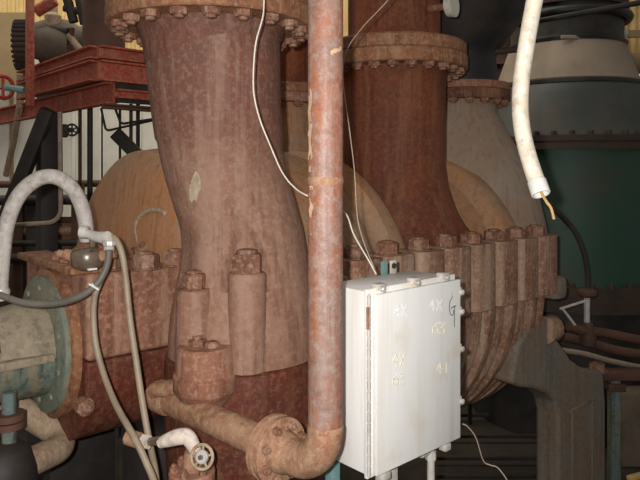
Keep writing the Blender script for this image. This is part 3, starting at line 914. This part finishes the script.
# filter bowl and tee fitting
fp = at(87, 264, 2.40)
t = thing('air_fitting', fp, 'galvanised elbow fitting above a round dull steel filter bowl on the housing', 'fitting')
b = MB(); b.lathe(fp, UP, [(-0.02, 0.030), (-0.012, 0.05), (0.0, 0.058), (0.040, 0.060), (0.050, 0.054), (0.056, 0.030), (0.062, 0.014)], 32); b.build('filter_bowl', M['steel'], t)
b = MB(); b.box(at(92, 240, 2.38), (0.018, 0.018, 0.052), MAX, 0.003); b.build('stem', M['steel'], t)
b = MB(); b.tube([at(84, 232, 2.38), at(88, 234, 2.37), at(98, 237, 2.35), at(107, 238, 2.33)], [0.019, 0.016, 0.020, 0.025], 16); b.build('elbow', M['zinc'], t)
b = MB(); b.lathe(at(84, 232, 2.38), Vector((-1, 0.1, 0.1)), [(-0.015, 0.020), (-0.012, 0.024), (0.012, 0.024), (0.014, 0.018)], 16); b.build('end_cap', M['zinc'], t)
b = MB(); b.tube([at(107, 237, 2.33), at(109, 244, 2.31), at(109, 251, 2.30)], [0.024, 0.018, 0.019], 16); b.build('outlet', M['zinc'], t)
b = MB(); b.lathe(at(109, 246, 2.305), UP, [(0.0, 0.019), (0.003, 0.023), (0.018, 0.023), (0.021, 0.019)], 8, smooth=False); b.build('union_nut', M['chrome'], t)
for dx in (-1, 1):
    b = MB(); b.lathe(fp + Vector((dx * 0.055, -0.005 * dx, 0.03)), Vector((dx, 0, 0.15)), [(0, 0.022), (0.03, 0.022), (0.034, 0.016), (0.055, 0.016)], 12); b.build('port', M['leg'], t)
b = MB(); b.box(at(92, 269, 2.36), (0.034, 0.02, 0.008), MAX, 0.002); b.build('name_plate', M['whiteplastic'], t)

# ------------------------------------------------------------------ coupling guard
gd0 = mc(-0.452, -0.85, JZ)
t = thing('coupling_guard', gd0 - A * 0.35 - UP * 0.2, 'split cylindrical coupling guard, tan above and teal below, against the blue-green disc', 'guard')
o_ = gd0 - A * 0.03
b = MB(); b.lathe(o_, -A, [(0, 0.20), (0.03, 0.205), (0.10, 0.195), (0.14, 0.188), (0.9, 0.185)], 40, -math.pi / 2, math.pi / 2, ref=UP); b.build('upper_half', M['guard'], t)
b = MB(); b.lathe(o_, -A, [(0, 0.195), (0.9, 0.18)], 40, math.pi / 2, 1.5 * math.pi, ref=UP); b.build('lower_half', M['guardlow'], t)
b = MB()
for s_ in (1, -1): b.box(o_ - A * 0.45 + N * (0.197 * s_) + UP * 0.004, (0.88, 0.045, 0.034), MAX, 0.008)
b.build('split_flange', M['guard'], t)
# worn square patch on the guard
vs_ = []; fs_ = []
for i in range(9):
    for j in range(9):
        tt = 0.20 + 0.24 * i / 8; aa = math.radians(38 - 44 * j / 8.0 + 6)
        ang = math.pi / 2 - aa
        r = 0.1885
        vs_.append(o_ - A * tt + (UP * math.sin(math.radians(58 - 42 * j / 8.0)) + N * math.cos(math.radians(58 - 42 * j / 8.0))) * r)
for i in range(8):
    for j in range(8):
        k = i * 9 + j
        m = abs(i - 3.5) <= 2.2 and abs(j - 3.5) <= 2.2
        if not m or (abs(i - 3.5) > 1.8 and abs(j - 3.5) > 1.8): fs_.append((k, k + 1, k + 10, k + 9))
b = MB(); b.add(vs_, fs_, True); o = b.build('grime_patch', M['patch'], t)
mod = o.modifiers.new('solid', 'SOLIDIFY'); mod.thickness = 0.003; mod.offset = 0

# ------------------------------------------------------------------ small drain valve
vp = at(176, 446, 2.06)
t = thing('drain_valve', at(192, 480, 2.08), 'white painted angle valve with a small spoked handwheel under the branch pipe', 'valve')
b = MB(); b.tube([at(128, 437, 2.14), at(140, 441, 2.12)], 0.026, 16); b.build('coupling', M['leg'], t)
b = MB(); b.lathe(at(143, 442, 2.11), at(155, 442, 2.09) - at(143, 442, 2.11), [(0, 0.024), (0.022, 0.024)], 6, smooth=False); b.build('union_nut', M['whitepaint'], t)
b = MB(); b.lathe(at(150, 442, 2.10), at(165, 440, 2.07) - at(150, 442, 2.10), [(0, 0.014), (0.05, 0.014)], 6, smooth=False); b.build('nipple', M['steel'], t)
b = MB(); b.tube(crom([at(160, 443, 2.08), at(168, 440, 2.07), at(178, 437, 2.06), at(187, 437, 2.06), at(193, 445, 2.05), at(197, 455, 2.03)], 5), [0.017 + 0.009 * math.sin(i / 25.0 * math.pi) for i in range(26)], 16); b.build('valve_body', M['whitepaint'], t)
wc = at(202, 457, 2.0); wd = Vector((-0.25, -0.9, 0.25)).normalized()
b = MB(); b.tube([at(193, 448, 2.06), wc - wd * 0.0], 0.012, 10); b.build('stem', M['whitepaint'], t)
e1 = (UP - wd * UP.dot(wd)).normalized(); e2 = wd.cross(e1)
def ringpath(c, e1, e2, r, n=28): return [c + e1 * math.cos(2 * math.pi * i / n) * r + e2 * math.sin(2 * math.pi * i / n) * r for i in range(n)]
def torus(b, c, ax, R, r, n=28, m=10):
    ax = Vector(ax).normalized(); up = UP if abs(ax.z) < 0.9 else Vector((1, 0, 0))
    e1 = (up - ax * up.dot(ax)).normalized(); e2 = ax.cross(e1)
    rings = []
    for i in range(n + 1):
        a = 2 * math.pi * i / n; d_ = e1 * math.cos(a) + e2 * math.sin(a)
        rings.append([c + d_ * (R + r * math.cos(2 * math.pi * k / m)) + ax * (r * math.sin(2 * math.pi * k / m)) for k in range(m)])
    b.loft(rings, False, False)
    return b
b = torus(MB(), wc, wd, 0.036, 0.0052)
for k in range(5):
    a = 2 * math.pi * k / 5; d_ = e1 * math.cos(a) + e2 * math.sin(a)
    b.tube([wc + d_ * 0.012, wc + d_ * 0.036], 0.0042, 8)
    aa = a + math.pi / 5; d2 = e1 * math.cos(aa) + e2 * math.sin(aa)
b.build('handwheel', M['wheel'], t)
b = MB(); b.lathe(wc, wd, [(-0.006, 0.021), (0.004, 0.021), (0.008, 0.017)], 24); b.build('name_disc', M['chrome'], t)
b = MB(); b.lathe(wc, wd, [(0.006, 0.008), (0.016, 0.008)], 6, smooth=False); b.build('wheel_nut', M['steel'], t)
# rusty flanged stub below the valve
sp = at(192, 500, 2.12)
t = thing('drain_stub', Vector((sp.x, sp.y, 0)), 'rusty flanged pipe stub standing below the handwheel valve', 'pipe')
zt = at(192, 464, 2.12).z
b = MB(); b.lathe(Vector((sp.x, sp.y, 0)), UP, [(0, 0.05), (zt - 0.05, 0.05)], 28); b.build('pipe', M['casing'], t)
b = MB(); b.lathe(Vector((sp.x, sp.y, zt - 0.05)), UP, [(0, 0.076), (0.028, 0.076), (0.032, 0.072)], 32); fo = b.build('flange', M['casing'], t)
b = MB(); b.lathe(Vector((sp.x, sp.y, zt - 0.018)), UP, [(0, 0.034), (0.04, 0.030), (0.06, 0.024)], 20); b.build('neck', M['casing'], t)
for i in range(6):
    a = 2 * math.pi * (i + 0.3) / 6
    put('flange_bolt', bpy.data.meshes['small_bolt'], M['nut'], fo, Vector((sp.x + math.cos(a) * 0.06, sp.y + math.sin(a) * 0.06, zt - 0.018)))

# ------------------------------------------------------------------ lower left piping
t = thing('bent_pipe', at(30, 470, 2.55), 'tan pipe with a tight return bend below the blue-green disc', 'pipe')
b = MB(); b.tube(bend([at(8, 402, 2.75), at(74, 442, 2.72), at(22, 466, 2.45)], 0.09, 14), 0.056, 24); b.build('pipe', M['elbowtan'], t)
vpx = at(9, 420, 2.40)
t = thing('pump_riser', Vector((vpx.x, vpx.y, 0)), 'grey-blue vertical pipe with dark flange rising from a dark pump', 'pipe')
b = MB(); b.cyl((vpx.x, vpx.y, 1.05), (vpx.x, vpx.y, at(9, 392, 2.4).z), 0.026, 20); b.build('pipe', M['guardlow'], t)
for yy in (416, 424):
    b = MB(); b.lathe(at(9, yy, 2.4), UP, [(-0.012, 0.056), (0.012, 0.056)], 28); b.build('flange', M['brownsteel'], t)
b = MB(); b.lathe((vpx.x - 0.03, vpx.y, 0.0), UP, [(0, 0.13), (1.2, 0.13), (1.28, 0.125), (1.36, 0.10), (1.39, 0.05)], 28); b.build('pump_body', M['darksteel'], t)

# ------------------------------------------------------------------ dark green vessel and its surroundings
VC = at(566, HOR, 6.5)
t = thing('process_vessel', Vector((VC.x, VC.y, 0)), 'big dark green stepped vessel with a taupe cone, behind the compressor', 'vessel')
def ring_part(name, prof, mat):
    b = MB(); b.lathe(Vector((VC.x, VC.y, EYE)), UP, prof, 72); return b.build(name, mat, t)
ring_part('darkened_base', [(-EYE, 0.94), (-1.22, 0.94)], M['black'])  # bottom section coloured black to stand for the darkness below the flange
ring_part('lower_body', [(-1.12, 0.98), (-1.10, 0.96), (0.20, 0.93)], M['vessel'])
f1 = ring_part('flange', [(-1.22, 1.06), (-1.0, 1.06)], M['vflange'])
f2 = ring_part('flange', [(0.20, 1.0), (0.255, 1.0), (0.258, 0.985), (0.272, 0.985), (0.275, 1.0), (0.325, 1.0)], M['vflange'])
for k in range(40):
    a = 2 * math.pi * k / 40
    for f_, R, z, rt in ((f2, 0.965, 0.325, 0.0), (f1, 1.02, -1.0, 0.0)):
        put('flange_bolt', bpy.data.meshes.get('vessel_bolt') or hexmesh('vessel_bolt', 0.026, 0.04), M['vflange'], f_, Vector((VC.x + math.cos(a) * R, VC.y + math.sin(a) * R, EYE + z)), rotz=a)
ring_part('slate_body', [(0.325, 0.95), (0.45, 0.90), (0.72, 0.82), (0.82, 0.76)], M['slate'])
ring_part('cone_rim', [(0.80, 0.74), (0.82, 0.77), (0.85, 0.77), (0.87, 0.72)], M['black'])
ring_part('cone', [(0.87, 0.70), (0.95, 0.665), (1.24, 0.56)], M['taupe'])
ring_part('neck', [(1.24, 0.565), (1.27, 0.575), (1.30, 0.54), (1.60, 0.54)], M['black'])
ring_part('neck_rim', [(1.60, 0.58), (1.66, 0.58)], M['vflange'])
ring_part('upper_neck', [(1.66, 0.50), (2.9, 0.50)], M['black'])
b = torus(MB(), Vector((VC.x + 0.02, VC.y, EYE + 1.52)), UP, 0.56, 0.045, 40, 10); b.build('ring_pipe', M['black'], t)
q = at(571, 37, 5.95); b = MB(); b.box(q, (0.19, 0.02, 0.035), None, 0.006); b.build('name_plate', M['taupe'], t)
q = at(620, 34, 6.3); b = MB(); b.lathe(q - Vector((0.02, 0, 0.05)), Vector((0.3, -0.3, 1)), [(0, 0.05), (0.03, 0.07), (0.09, 0.07), (0.11, 0.04)], 18); b.build('clamp', M['chrome'], t)

b = MB(); b.tube([at(500, 28, 5.6), at(560, 17, 5.5), at(610, 8, 5.4), at(660, -1, 5.3)], 0.024, 10)
tag(b.build('overhead_cable', M['black']), 'black cable slanting across the vessel neck toward the yellow cladding', 'cable')
t = thing('horizontal_duct', at(640, 62, 8.0), 'round tan duct end in front of the yellow cladding', 'duct')
b = MB(); b.lathe(at(622, 64, 7.8), Vector((1, 0.12, 0.05)), [(0, 0.10), (0.02, 0.13), (0.9, 0.13)], 28); b.build('pipe', M['tanwall'], t)
b = MB(); b.lathe(at(612, 58, 7.7), Vector((1, 0.12, 0.05)), [(0, 0.09), (0.05, 0.14), (0.14, 0.14)], 28); b.build('end_cap', M['taupe'], t)
b = MB(); b.box(at(640, 34, 9.35), (1.4, 0.08, 0.10)); tag(b.build('wall_girt', M['tanwall']), 'tan horizontal girt across the yellow corrugated cladding', 'beam')

q = at(497, HOR, 8.05)  # dark column added to cover the bright cladding in this gap
t = thing('dark_gap_column', Vector((q.x, q.y, 0)), 'dark brown column added to darken the gap between the black reducer and the taupe cone', 'pipe')
b = MB(); b.lathe((q.x, q.y, 0), UP, [(0, 0.30), (5.2, 0.30)], 28); b.build('pipe', M['vflange'], t)
b = MB(); b.lathe((q.x, q.y, EYE + 1.30), UP, [(0, 0.37), (0.12, 0.37)], 28); b.build('flange', M['brownsteel'], t)
# arc pipe, valve and pipes at the right
b = MB(); b.tube(crom([at(550, 205, 5.1), at(560, 215, 5.1), at(573, 229, 5.1), at(582, 247, 5.1), at(587, 268, 5.1), at(588, 290, 5.1)], 6), 0.022, 10)
tag(b.build('curved_pipe', M['darksteel']), 'dark thin pipe curving down against the green vessel', 'pipe')
t = thing('globe_valve', at(587, 352, 4.75), 'small rusty globe valve with handwheel on pipes beside the ribbed casing', 'valve')
b = MB(); b.lathe(at(587, 297, 4.75), UP, [(0, 0.05), (0.02, 0.07), (0.045, 0.07), (0.06, 0.045)], 20); b.build('handwheel', M['brownsteel'], t)
b = MB(); b.cyl(at(587, 330, 4.75), at(587, 297, 4.75), 0.022, 12); b.build('stem', M['chrome'], t)
b = MB(); b.lathe(at(588, 345, 4.75), UP, [(0, 0.05), (0.05, 0.065), (0.12, 0.05), (0.17, 0.035)], 20); b.build('valve_body', M['brownsteel'], t)
b = MB(); b.tube([at(568, 326, 4.7), at(580, 330, 4.72), at(600, 332, 4.75), at(640, 340, 4.75), at(680, 347, 4.75), at(860, 378, 4.75)], 0.034, 12); b.build('pipe', M['brownsteel'], t)
b = MB(); b.tube([at(560, 309, 4.65), at(588, 300, 4.72)], 0.010, 8); b.build('lever', M['zinc'], t)
b = MB(); b.tube([at(562, 308, 4.65), at(575, 325, 4.68)], 0.010, 8); b.build('lever', M['zinc'], t)
for pts, r, lab in (([at(560, 336, 5.0), at(590, 343, 5.0), at(620, 351, 5.0), at(670, 357, 5.0), at(860, 375, 5.0)], 0.036, 'brown pipe sloping away just below the globe valve'),
                    ([at(560, 350, 5.15), at(585, 354, 5.15), at(615, 362, 5.15), at(670, 372, 5.15), at(860, 400, 5.15)], 0.022, 'thin tan pipe sagging lowest above the support foot')):
    b = MB(); b.tube(crom(pts, 6), r, 12); tag(b.build('service_pipe', M['brownsteel'] if r > 0.03 else M['tube']), lab, 'pipe')
t = thing('pipe_stand', Vector((at(614, 400, 4.9).x, 4.9, 0)), 'steel pipe stand with a cross beam beside the grey support foot', 'stand')
q = at(614, 378, 4.9)
b = MB(); b.box((q.x, q.y, q.z / 2), (0.075, 0.075, q.z), None, 0.006); b.build('post', M['guardlow'], t)
b = MB(); b.box((q.x + 1.5, q.y, q.z / 2), (0.075, 0.075, q.z), None, 0.006); b.build('post', M['guardlow'], t)
b = MB(); b.box((q.x + 0.75, q.y, q.z + 0.03), (1.85, 0.12, 0.07), None, 0.008); b.build('beam', M['brownsteel'], t)
b = MB(); b.box((q.x, q.y, q.z - 0.06), (0.13, 0.12, 0.06), None, 0.008); b.build('cap_plate', M['brownsteel'], t)
b = MB(); b.box((at(690, 400, 5.6).x, 5.3, 0.3), (1.6, 0.22, 0.60), None, 0.02)
tag(b.build('concrete_plinth', M['concrete']), 'low dirty concrete plinth behind the pipe stand', 'plinth')
t = thing('wood_scrap', Vector((at(636, 455, 5.0).x, 5.0, 0.0)), 'small pale scrap of wood lying on the dark floor', 'scrap')
b = MB(); b.box((t.location.x, t.location.y, 0.02), (0.16, 0.05, 0.035), (Vector((0.9, 0.4, 0)).normalized(), Vector((-0.4, 0.9, 0)).normalized(), UP), 0.008); b.build('block', M['copper'], t)

# floor frame behind the casing
t = thing('floor_frame', Vector((at(500, 400, 5.3).x, 5.3, 0)), 'dark steel frame of bars low on the floor under the casing', 'frame')
for yy in (415, 436, 458, 476):
    d = (EYE - 0.06) * F / (yy - HOR)
    q = at(490, yy, d)
    b = MB(); b.box((q.x, d, q.z), (0.9, 0.03, 0.03), None, 0.004); b.build('bar', M['darksteel'], t)
for px, d in ((505, 6.1), (523, 6.1), (470, 6.1)):
    q = at(px, 400, d)
    b = MB(); b.box((q.x, d, 0.22), (0.035, 0.035, 0.44), None, 0.004); b.build('post', M['darksteel'], t)
q = at(510, 392, 6.1)
b = MB(); b.box((q.x - 0.1, 6.1, 0.44), (1.1, 0.04, 0.04), None, 0.004); b.build('bar', M['darksteel'], t)

# ------------------------------------------------------------------ left background: red platform, columns, valves
PC = at(98, HOR, 4.2)
t = thing('steel_platform', Vector((PC.x, PC.y, 0)), 'red painted steel channel platform corner above the arched hose', 'platform')
def pl(a_, n_, z): 
    p = PC + A * a_ - N * n_
    return Vector((p.x, p.y, EYE + z))
def channel(name, p, q, h, w, mat, flange=0.012):
    ax = (q - p).normalized(); side = ax.cross(UP).normalized()
    b = MB(); c = (p + q) / 2; L = (q - p).length
    b.box(c, (L, 0.012, h), (ax, side, UP))
    for s_ in (-1, 1): b.box(c + UP * s_ * (h / 2 - flange / 2) - side * (w / 2), (L, w, flange), (ax, side, UP))
    return b.build(name, mat, t)
zlev = [(0.785, 0.085), (0.665, 0.135)]
for z, h in zlev:
    channel('channel_beam', pl(0, 1.5, z), pl(0, 0, z), h, -0.06, M['redsteel'])
    channel('channel_beam', pl(0, 0, z), pl(1.2, 0, z), h, -0.06, M['redsteel'])
channel('channel_beam', pl(0.12, 2.6, 0.53), pl(0.12, 0.02, 0.53), 0.145, -0.06, M['redsteel'])
channel('channel_beam', pl(0.12, 0.02, 0.525), pl(1.3, 0.02, 0.525), 0.06, -0.06, M['redsteel'])
channel('channel_beam', pl(0.05, 0.06, 0.44), pl(1.3, 0.06, 0.44), 0.035, -0.05, M['brownsteel'])
b = MB(); b.box(pl(0.7, 0.8, 0.84), (1.3, 1.4, 0.02), (A, N, UP)); b.build('deck_plate', M['brownsteel'], t)
b = MB(); b.box(pl(0.7, 0.12, 0.63), (1.1, 0.03, 0.30), (A, N, UP)); b.build('dark_backing', M['darksteel'], t)  # dark plate added behind the channels so the gaps between them look dark
b = MB(); b.box(pl(0.2, 0.95, 0.63), (0.03, 1.6, 0.30), (A, N, UP)); b.build('dark_backing', M['darksteel'], t)  # same dark backing behind the other channel run
q = at(30, 90, 4.86)
b = MB(); b.box(Vector((q.x, q.y, EYE + 1.0)), (0.05, 0.06, 1.0), (A, N, UP), 0.004); b.build('rail_post', M['redsteel'], t)
# legs
q = at(47, 170, 5.0)
b = MB(); b.box(Vector((q.x, q.y, (EYE + 0.46) / 2)), (0.13, 0.13, EYE + 0.46), (A, N, UP), 0.004); b.build('column', M['darksteel'], t)
ax_ = (at(48, 112, 4.9) - at(18, 188, 5.0)); L_ = ax_.length; ax_.normalize(); sd_ = ax_.cross(Vector((0, 1, 0))).normalized()
b = MB(); b.box((at(50, 108, 4.9) + at(2, 225, 5.0)) / 2, (L_ * 1.5, 0.10, 0.08), (ax_, sd_, ax_.cross(sd_)), 0.004); b.build('brace', M['darksteel'], t)
q = at(142, 170, 5.2)
b = MB(); b.box(Vector((q.x, q.y, EYE + 0.1)), (0.10, 0.07, 0.62), (Vector((0.7, 0, 0.7)), Vector((0, 1, 0)), Vector((-0.7, 0, 0.7))), 0.004); b.build('brace', M['darksteel'], t)
# thin vertical pipes hanging from the platform
for px, d, r, y0, y1, mat, lab in ((80, 5.6, 0.016, 108, 330, 'brownsteel', 'thin dark brown pipe hanging below the platform next to the small handwheel'),
                                   (90, 5.4, 0.024, 104, 330, 'darksteel', 'thickest dark pipe hanging below the red platform'),
                                   (102, 5.8, 0.008, 108, 330, 'darksteel', 'very thin rod hanging behind the tan end dome'),
                                   (120, 5.8, 0.012, 108, 330, 'darksteel', 'thin rod beside a bent conduit under the platform'),
                                   (131, 5.6, 0.016, 104, 330, 'brownsteel', 'dark brown pipe under the platform close to the wide nozzle'),
                                   (138, 5.6, 0.018, 104, 330, 'darksteel', 'dark pipe under the platform nearest the wide nozzle')):
    p_, q_ = at(px, y0, d), at(px, y1, d); q_.z = 0.0
    b = MB(); b.tube([p_, q_], r, 10); tag(b.build('vertical_pipe', M[mat]), lab, 'pipe')
b = MB(); b.tube(bend([at(60, 112, 4.6), at(61, 222, 4.6), at(0, 226, 4.6), at(-30, 227, 4.6)], 0.10, 8), 0.0165, 12)
tag(b.build('bent_tube', M['tube']), 'pale thin tube dropping from the platform and bending behind the arched hose', 'tube')
b = MB(); b.tube(bend([at(101, 108, 5.3), at(106, 131, 5.3), at(150, 121, 5.3), at(175, 116, 5.3)], 0.03, 5), 0.010, 8)
tag(b.build('conduit', M['darksteel']), 'thin grey conduit with a sharp bend under the platform', 'conduit')
b = MB(); b.tube(bend([at(115, 108, 5.0), at(121, 124, 5.0), at(160, 118, 5.0)], 0.03, 5), 0.010, 8)
tag(b.build('conduit', M['darksteel']), 'shorter thin conduit under the platform close to the wide nozzle', 'conduit')
hv = at(72, 130, 4.8)
t = thing('gate_valve', hv, 'small dark valve with a spoked handwheel beside the pale thin tube', 'valve')
b = torus(MB(), hv, Vector((0.6, -0.8, 0)), 0.042, 0.008, 20, 8)
for k in range(3):
    a = math.pi * k / 3; e1_ = UP; e2_ = Vector((0.8, 0.6, 0))
    d_ = e1_ * math.cos(a) + e2_ * math.sin(a); b.tube([hv - d_ * 0.042, hv + d_ * 0.042], 0.006, 6)
b.build('handwheel', M['darksteel'], t)
b = MB(); b.tube([hv, hv + Vector((-0.10, 0.10, 0.0))], 0.018, 10); b.build('stem', M['darksteel'], t)
b = MB(); b.lathe(hv + Vector((-0.10, 0.10, -0.05)), UP, [(0, 0.025), (0.02, 0.035), (0.08, 0.035), (0.10, 0.025)], 14); b.build('valve_body', M['darksteel'], t)

# pipe rack behind the hose
t = thing('pipe_rack', Vector((at(60, 300, 6.0).x, 6.0, 0)), 'low rack of brown pipes and beams behind the arched hose', 'rack')
for yy, d, r, mat in ((184, 6.4, 0.035, 'brownsteel'), (200, 6.25, 0.05, 'darksteel'), (220, 6.3, 0.03, 'brownsteel'), (231, 6.3, 0.045, 'leg'), (243, 6.25, 0.03, 'darksteel'), (258, 6.2, 0.05, 'darksteel')):
    b = MB(); b.tube([at(-60, yy + 1, d), at(40, yy, d), at(150, yy - 1, d)], r, 12); b.build('pipe', M[mat], t)
for px in (20, 33, 55, 78):
    q = at(px, 200, 6.3); b = MB(); b.box((q.x, q.y, (EYE - 0.1) / 2), (0.10, 0.10, EYE - 0.1), None, 0.004); b.build('post', M['darksteel' if px in (33, 55) else 'brownsteel'], t)
b = MB(); q = at(62, 300, 6.6); b.box((q.x, 6.9, 0.95), (2.6, 0.3, 1.9), None, 0.01); tag(b.build('low_wall_block', M['brownsteel']), 'brown masonry block behind the pipe rack', 'block')

# bolted valve body on the platform
vb = at(56, 40, 5.6)
t = thing('flanged_pipe_body', at(56, 75, 5.6), 'tan and brown pipe body with a large bolted flange above the platform', 'pipe')
xd = Vector((0.95, 0.25, 0.05)).normalized()
b = MB(); b.lathe(vb, xd, [(-0.18, 0.14), (-0.10, 0.17), (0.0, 0.19), (0.12, 0.17), (0.2, 0.12), (0.34, 0.12)], 32); b.build('pipe_body', M['patch'], t)
fc = at(23, 45, 5.3)
b = MB(); b.lathe(fc, xd, [(-0.05, 0.19), (0.05, 0.19)], 40); fo = b.build('flange', M['brownsteel'], t)
e1_ = UP; e2_ = xd.cross(UP).normalized()
vbolt = hexmesh('valve_bolt', 0.014, 0.11)
for k in range(28):
    a = 2 * math.pi * k / 28
    put('flange_bolt', vbolt, M['darksteel'], fo, fc - xd * 0.055 + (e1_ * math.cos(a) + e2_ * math.sin(a)) * 0.195, rot=dirrot(xd))
b = MB(); b.lathe(fc, xd, [(0.05, 0.10), (0.12, 0.13), (0.20, 0.15), (0.27, 0.13), (0.35, 0.10)], 28); b.build('neck', M['patch'], t)
b = MB(); b.lathe(at(53, 22, 5.5), UP, [(-0.05, 0.06), (0.05, 0.07), (0.08, 0.04), (0.14, 0.04)], 18); b.build('bonnet', M['elbowtan'], t)
for (x0, y0, x1, y1, r, mat) in ((42, 52, 52, 44, 0.03, 'elbowtan'), (40, 60, 70, 57, 0.03, 'darksteel'), (60, 60, 72, 50, 0.035, 'brownsteel'), (68, 35, 80, 50, 0.03, 'elbowtan'), (66, -5, 74, 22, 0.04, 'darksteel'), (78, -5, 84, 24, 0.035, 'darksteel'), (64, 8, 90, 14, 0.03, 'darksteel'), (36, 12, 55, 0, 0.05, 'redsteel'), (38, 55, 50, 62, 0.02, 'elbowtan'), (45, 57, 47, 66, 0.03, 'darksteel'), (58, 54, 60, 66, 0.025, 'darksteel'), (53, 64, 70, 62, 0.02, 'elbowtan'), (50, 30, 68, 32, 0.035, 'darksteel'), (36, 34, 40, 56, 0.03, 'brownsteel'), (72, 28, 70, 46, 0.022, 'brownsteel')):
    b = MB(); b.tube([at(x0, y0, 5.35), at(x1, y1, 5.35)], r, 10); b.build('fitting', M[mat], t)
b = MB(); b.lathe(Vector((at(104, 0, 4.7).x, 4.7, pl(0, 0, 0.85).z)), UP, [(0, 0.15), (0.9, 0.15)], 28)
tag(b.build('vertical_duct', M['brownsteel']), 'dark brown vertical pipe standing on the platform behind the wide nozzle flange', 'pipe')
hw = at(3, 87, 4.9)
t = thing('gate_valve', hw, 'red handwheel on a green valve stem in front of the tan wall', 'valve')
b = torus(MB(), hw, Vector((0.85, -0.5, 0)), 0.085, 0.016, 24, 8); b.tube([hw + UP * 0.085, hw - UP * 0.085], 0.012, 8); b.build('handwheel', M['redwheel'], t)
b = MB(); b.tube([hw, at(16, 89, 4.95), at(24, 90, 4.95)], 0.024, 10); b.build('stem', M['teal'], t)
b = MB(); b.tube([at(20, 75, 5.6), at(20, 105, 5.6), at(14, 140, 6.0), at(6, 175, 6.2)], 0.03, 10); tag(b.build('wall_pipe', M['elbowtan']), 'tan pipe running down the wall below the big bolted flange', 'pipe')

# rear pipe glimpsed between the wide nozzle and the riser
rc = mc(1.35, -1.5, 0)
b = MB(); b.lathe(Vector((rc.x, rc.y, EYE)), UP, [(-0.3, 0.36), (-0.1, 0.34), (0.1, 0.33), (0.3, 0.24), (0.46, 0.22)], 40); b.build('rear_nozzle', M['dome'], comp)
nozzle_flange(rc, 0.46, 0.32, 0.06, 14, M['casing'], 0.28)
top_pipe(rc, 0.522, 0.32, 0.06, 0.22, 2.2, 'brown flanged pipe seen between the wide nozzle and the vertical riser', M['nozzle2'])
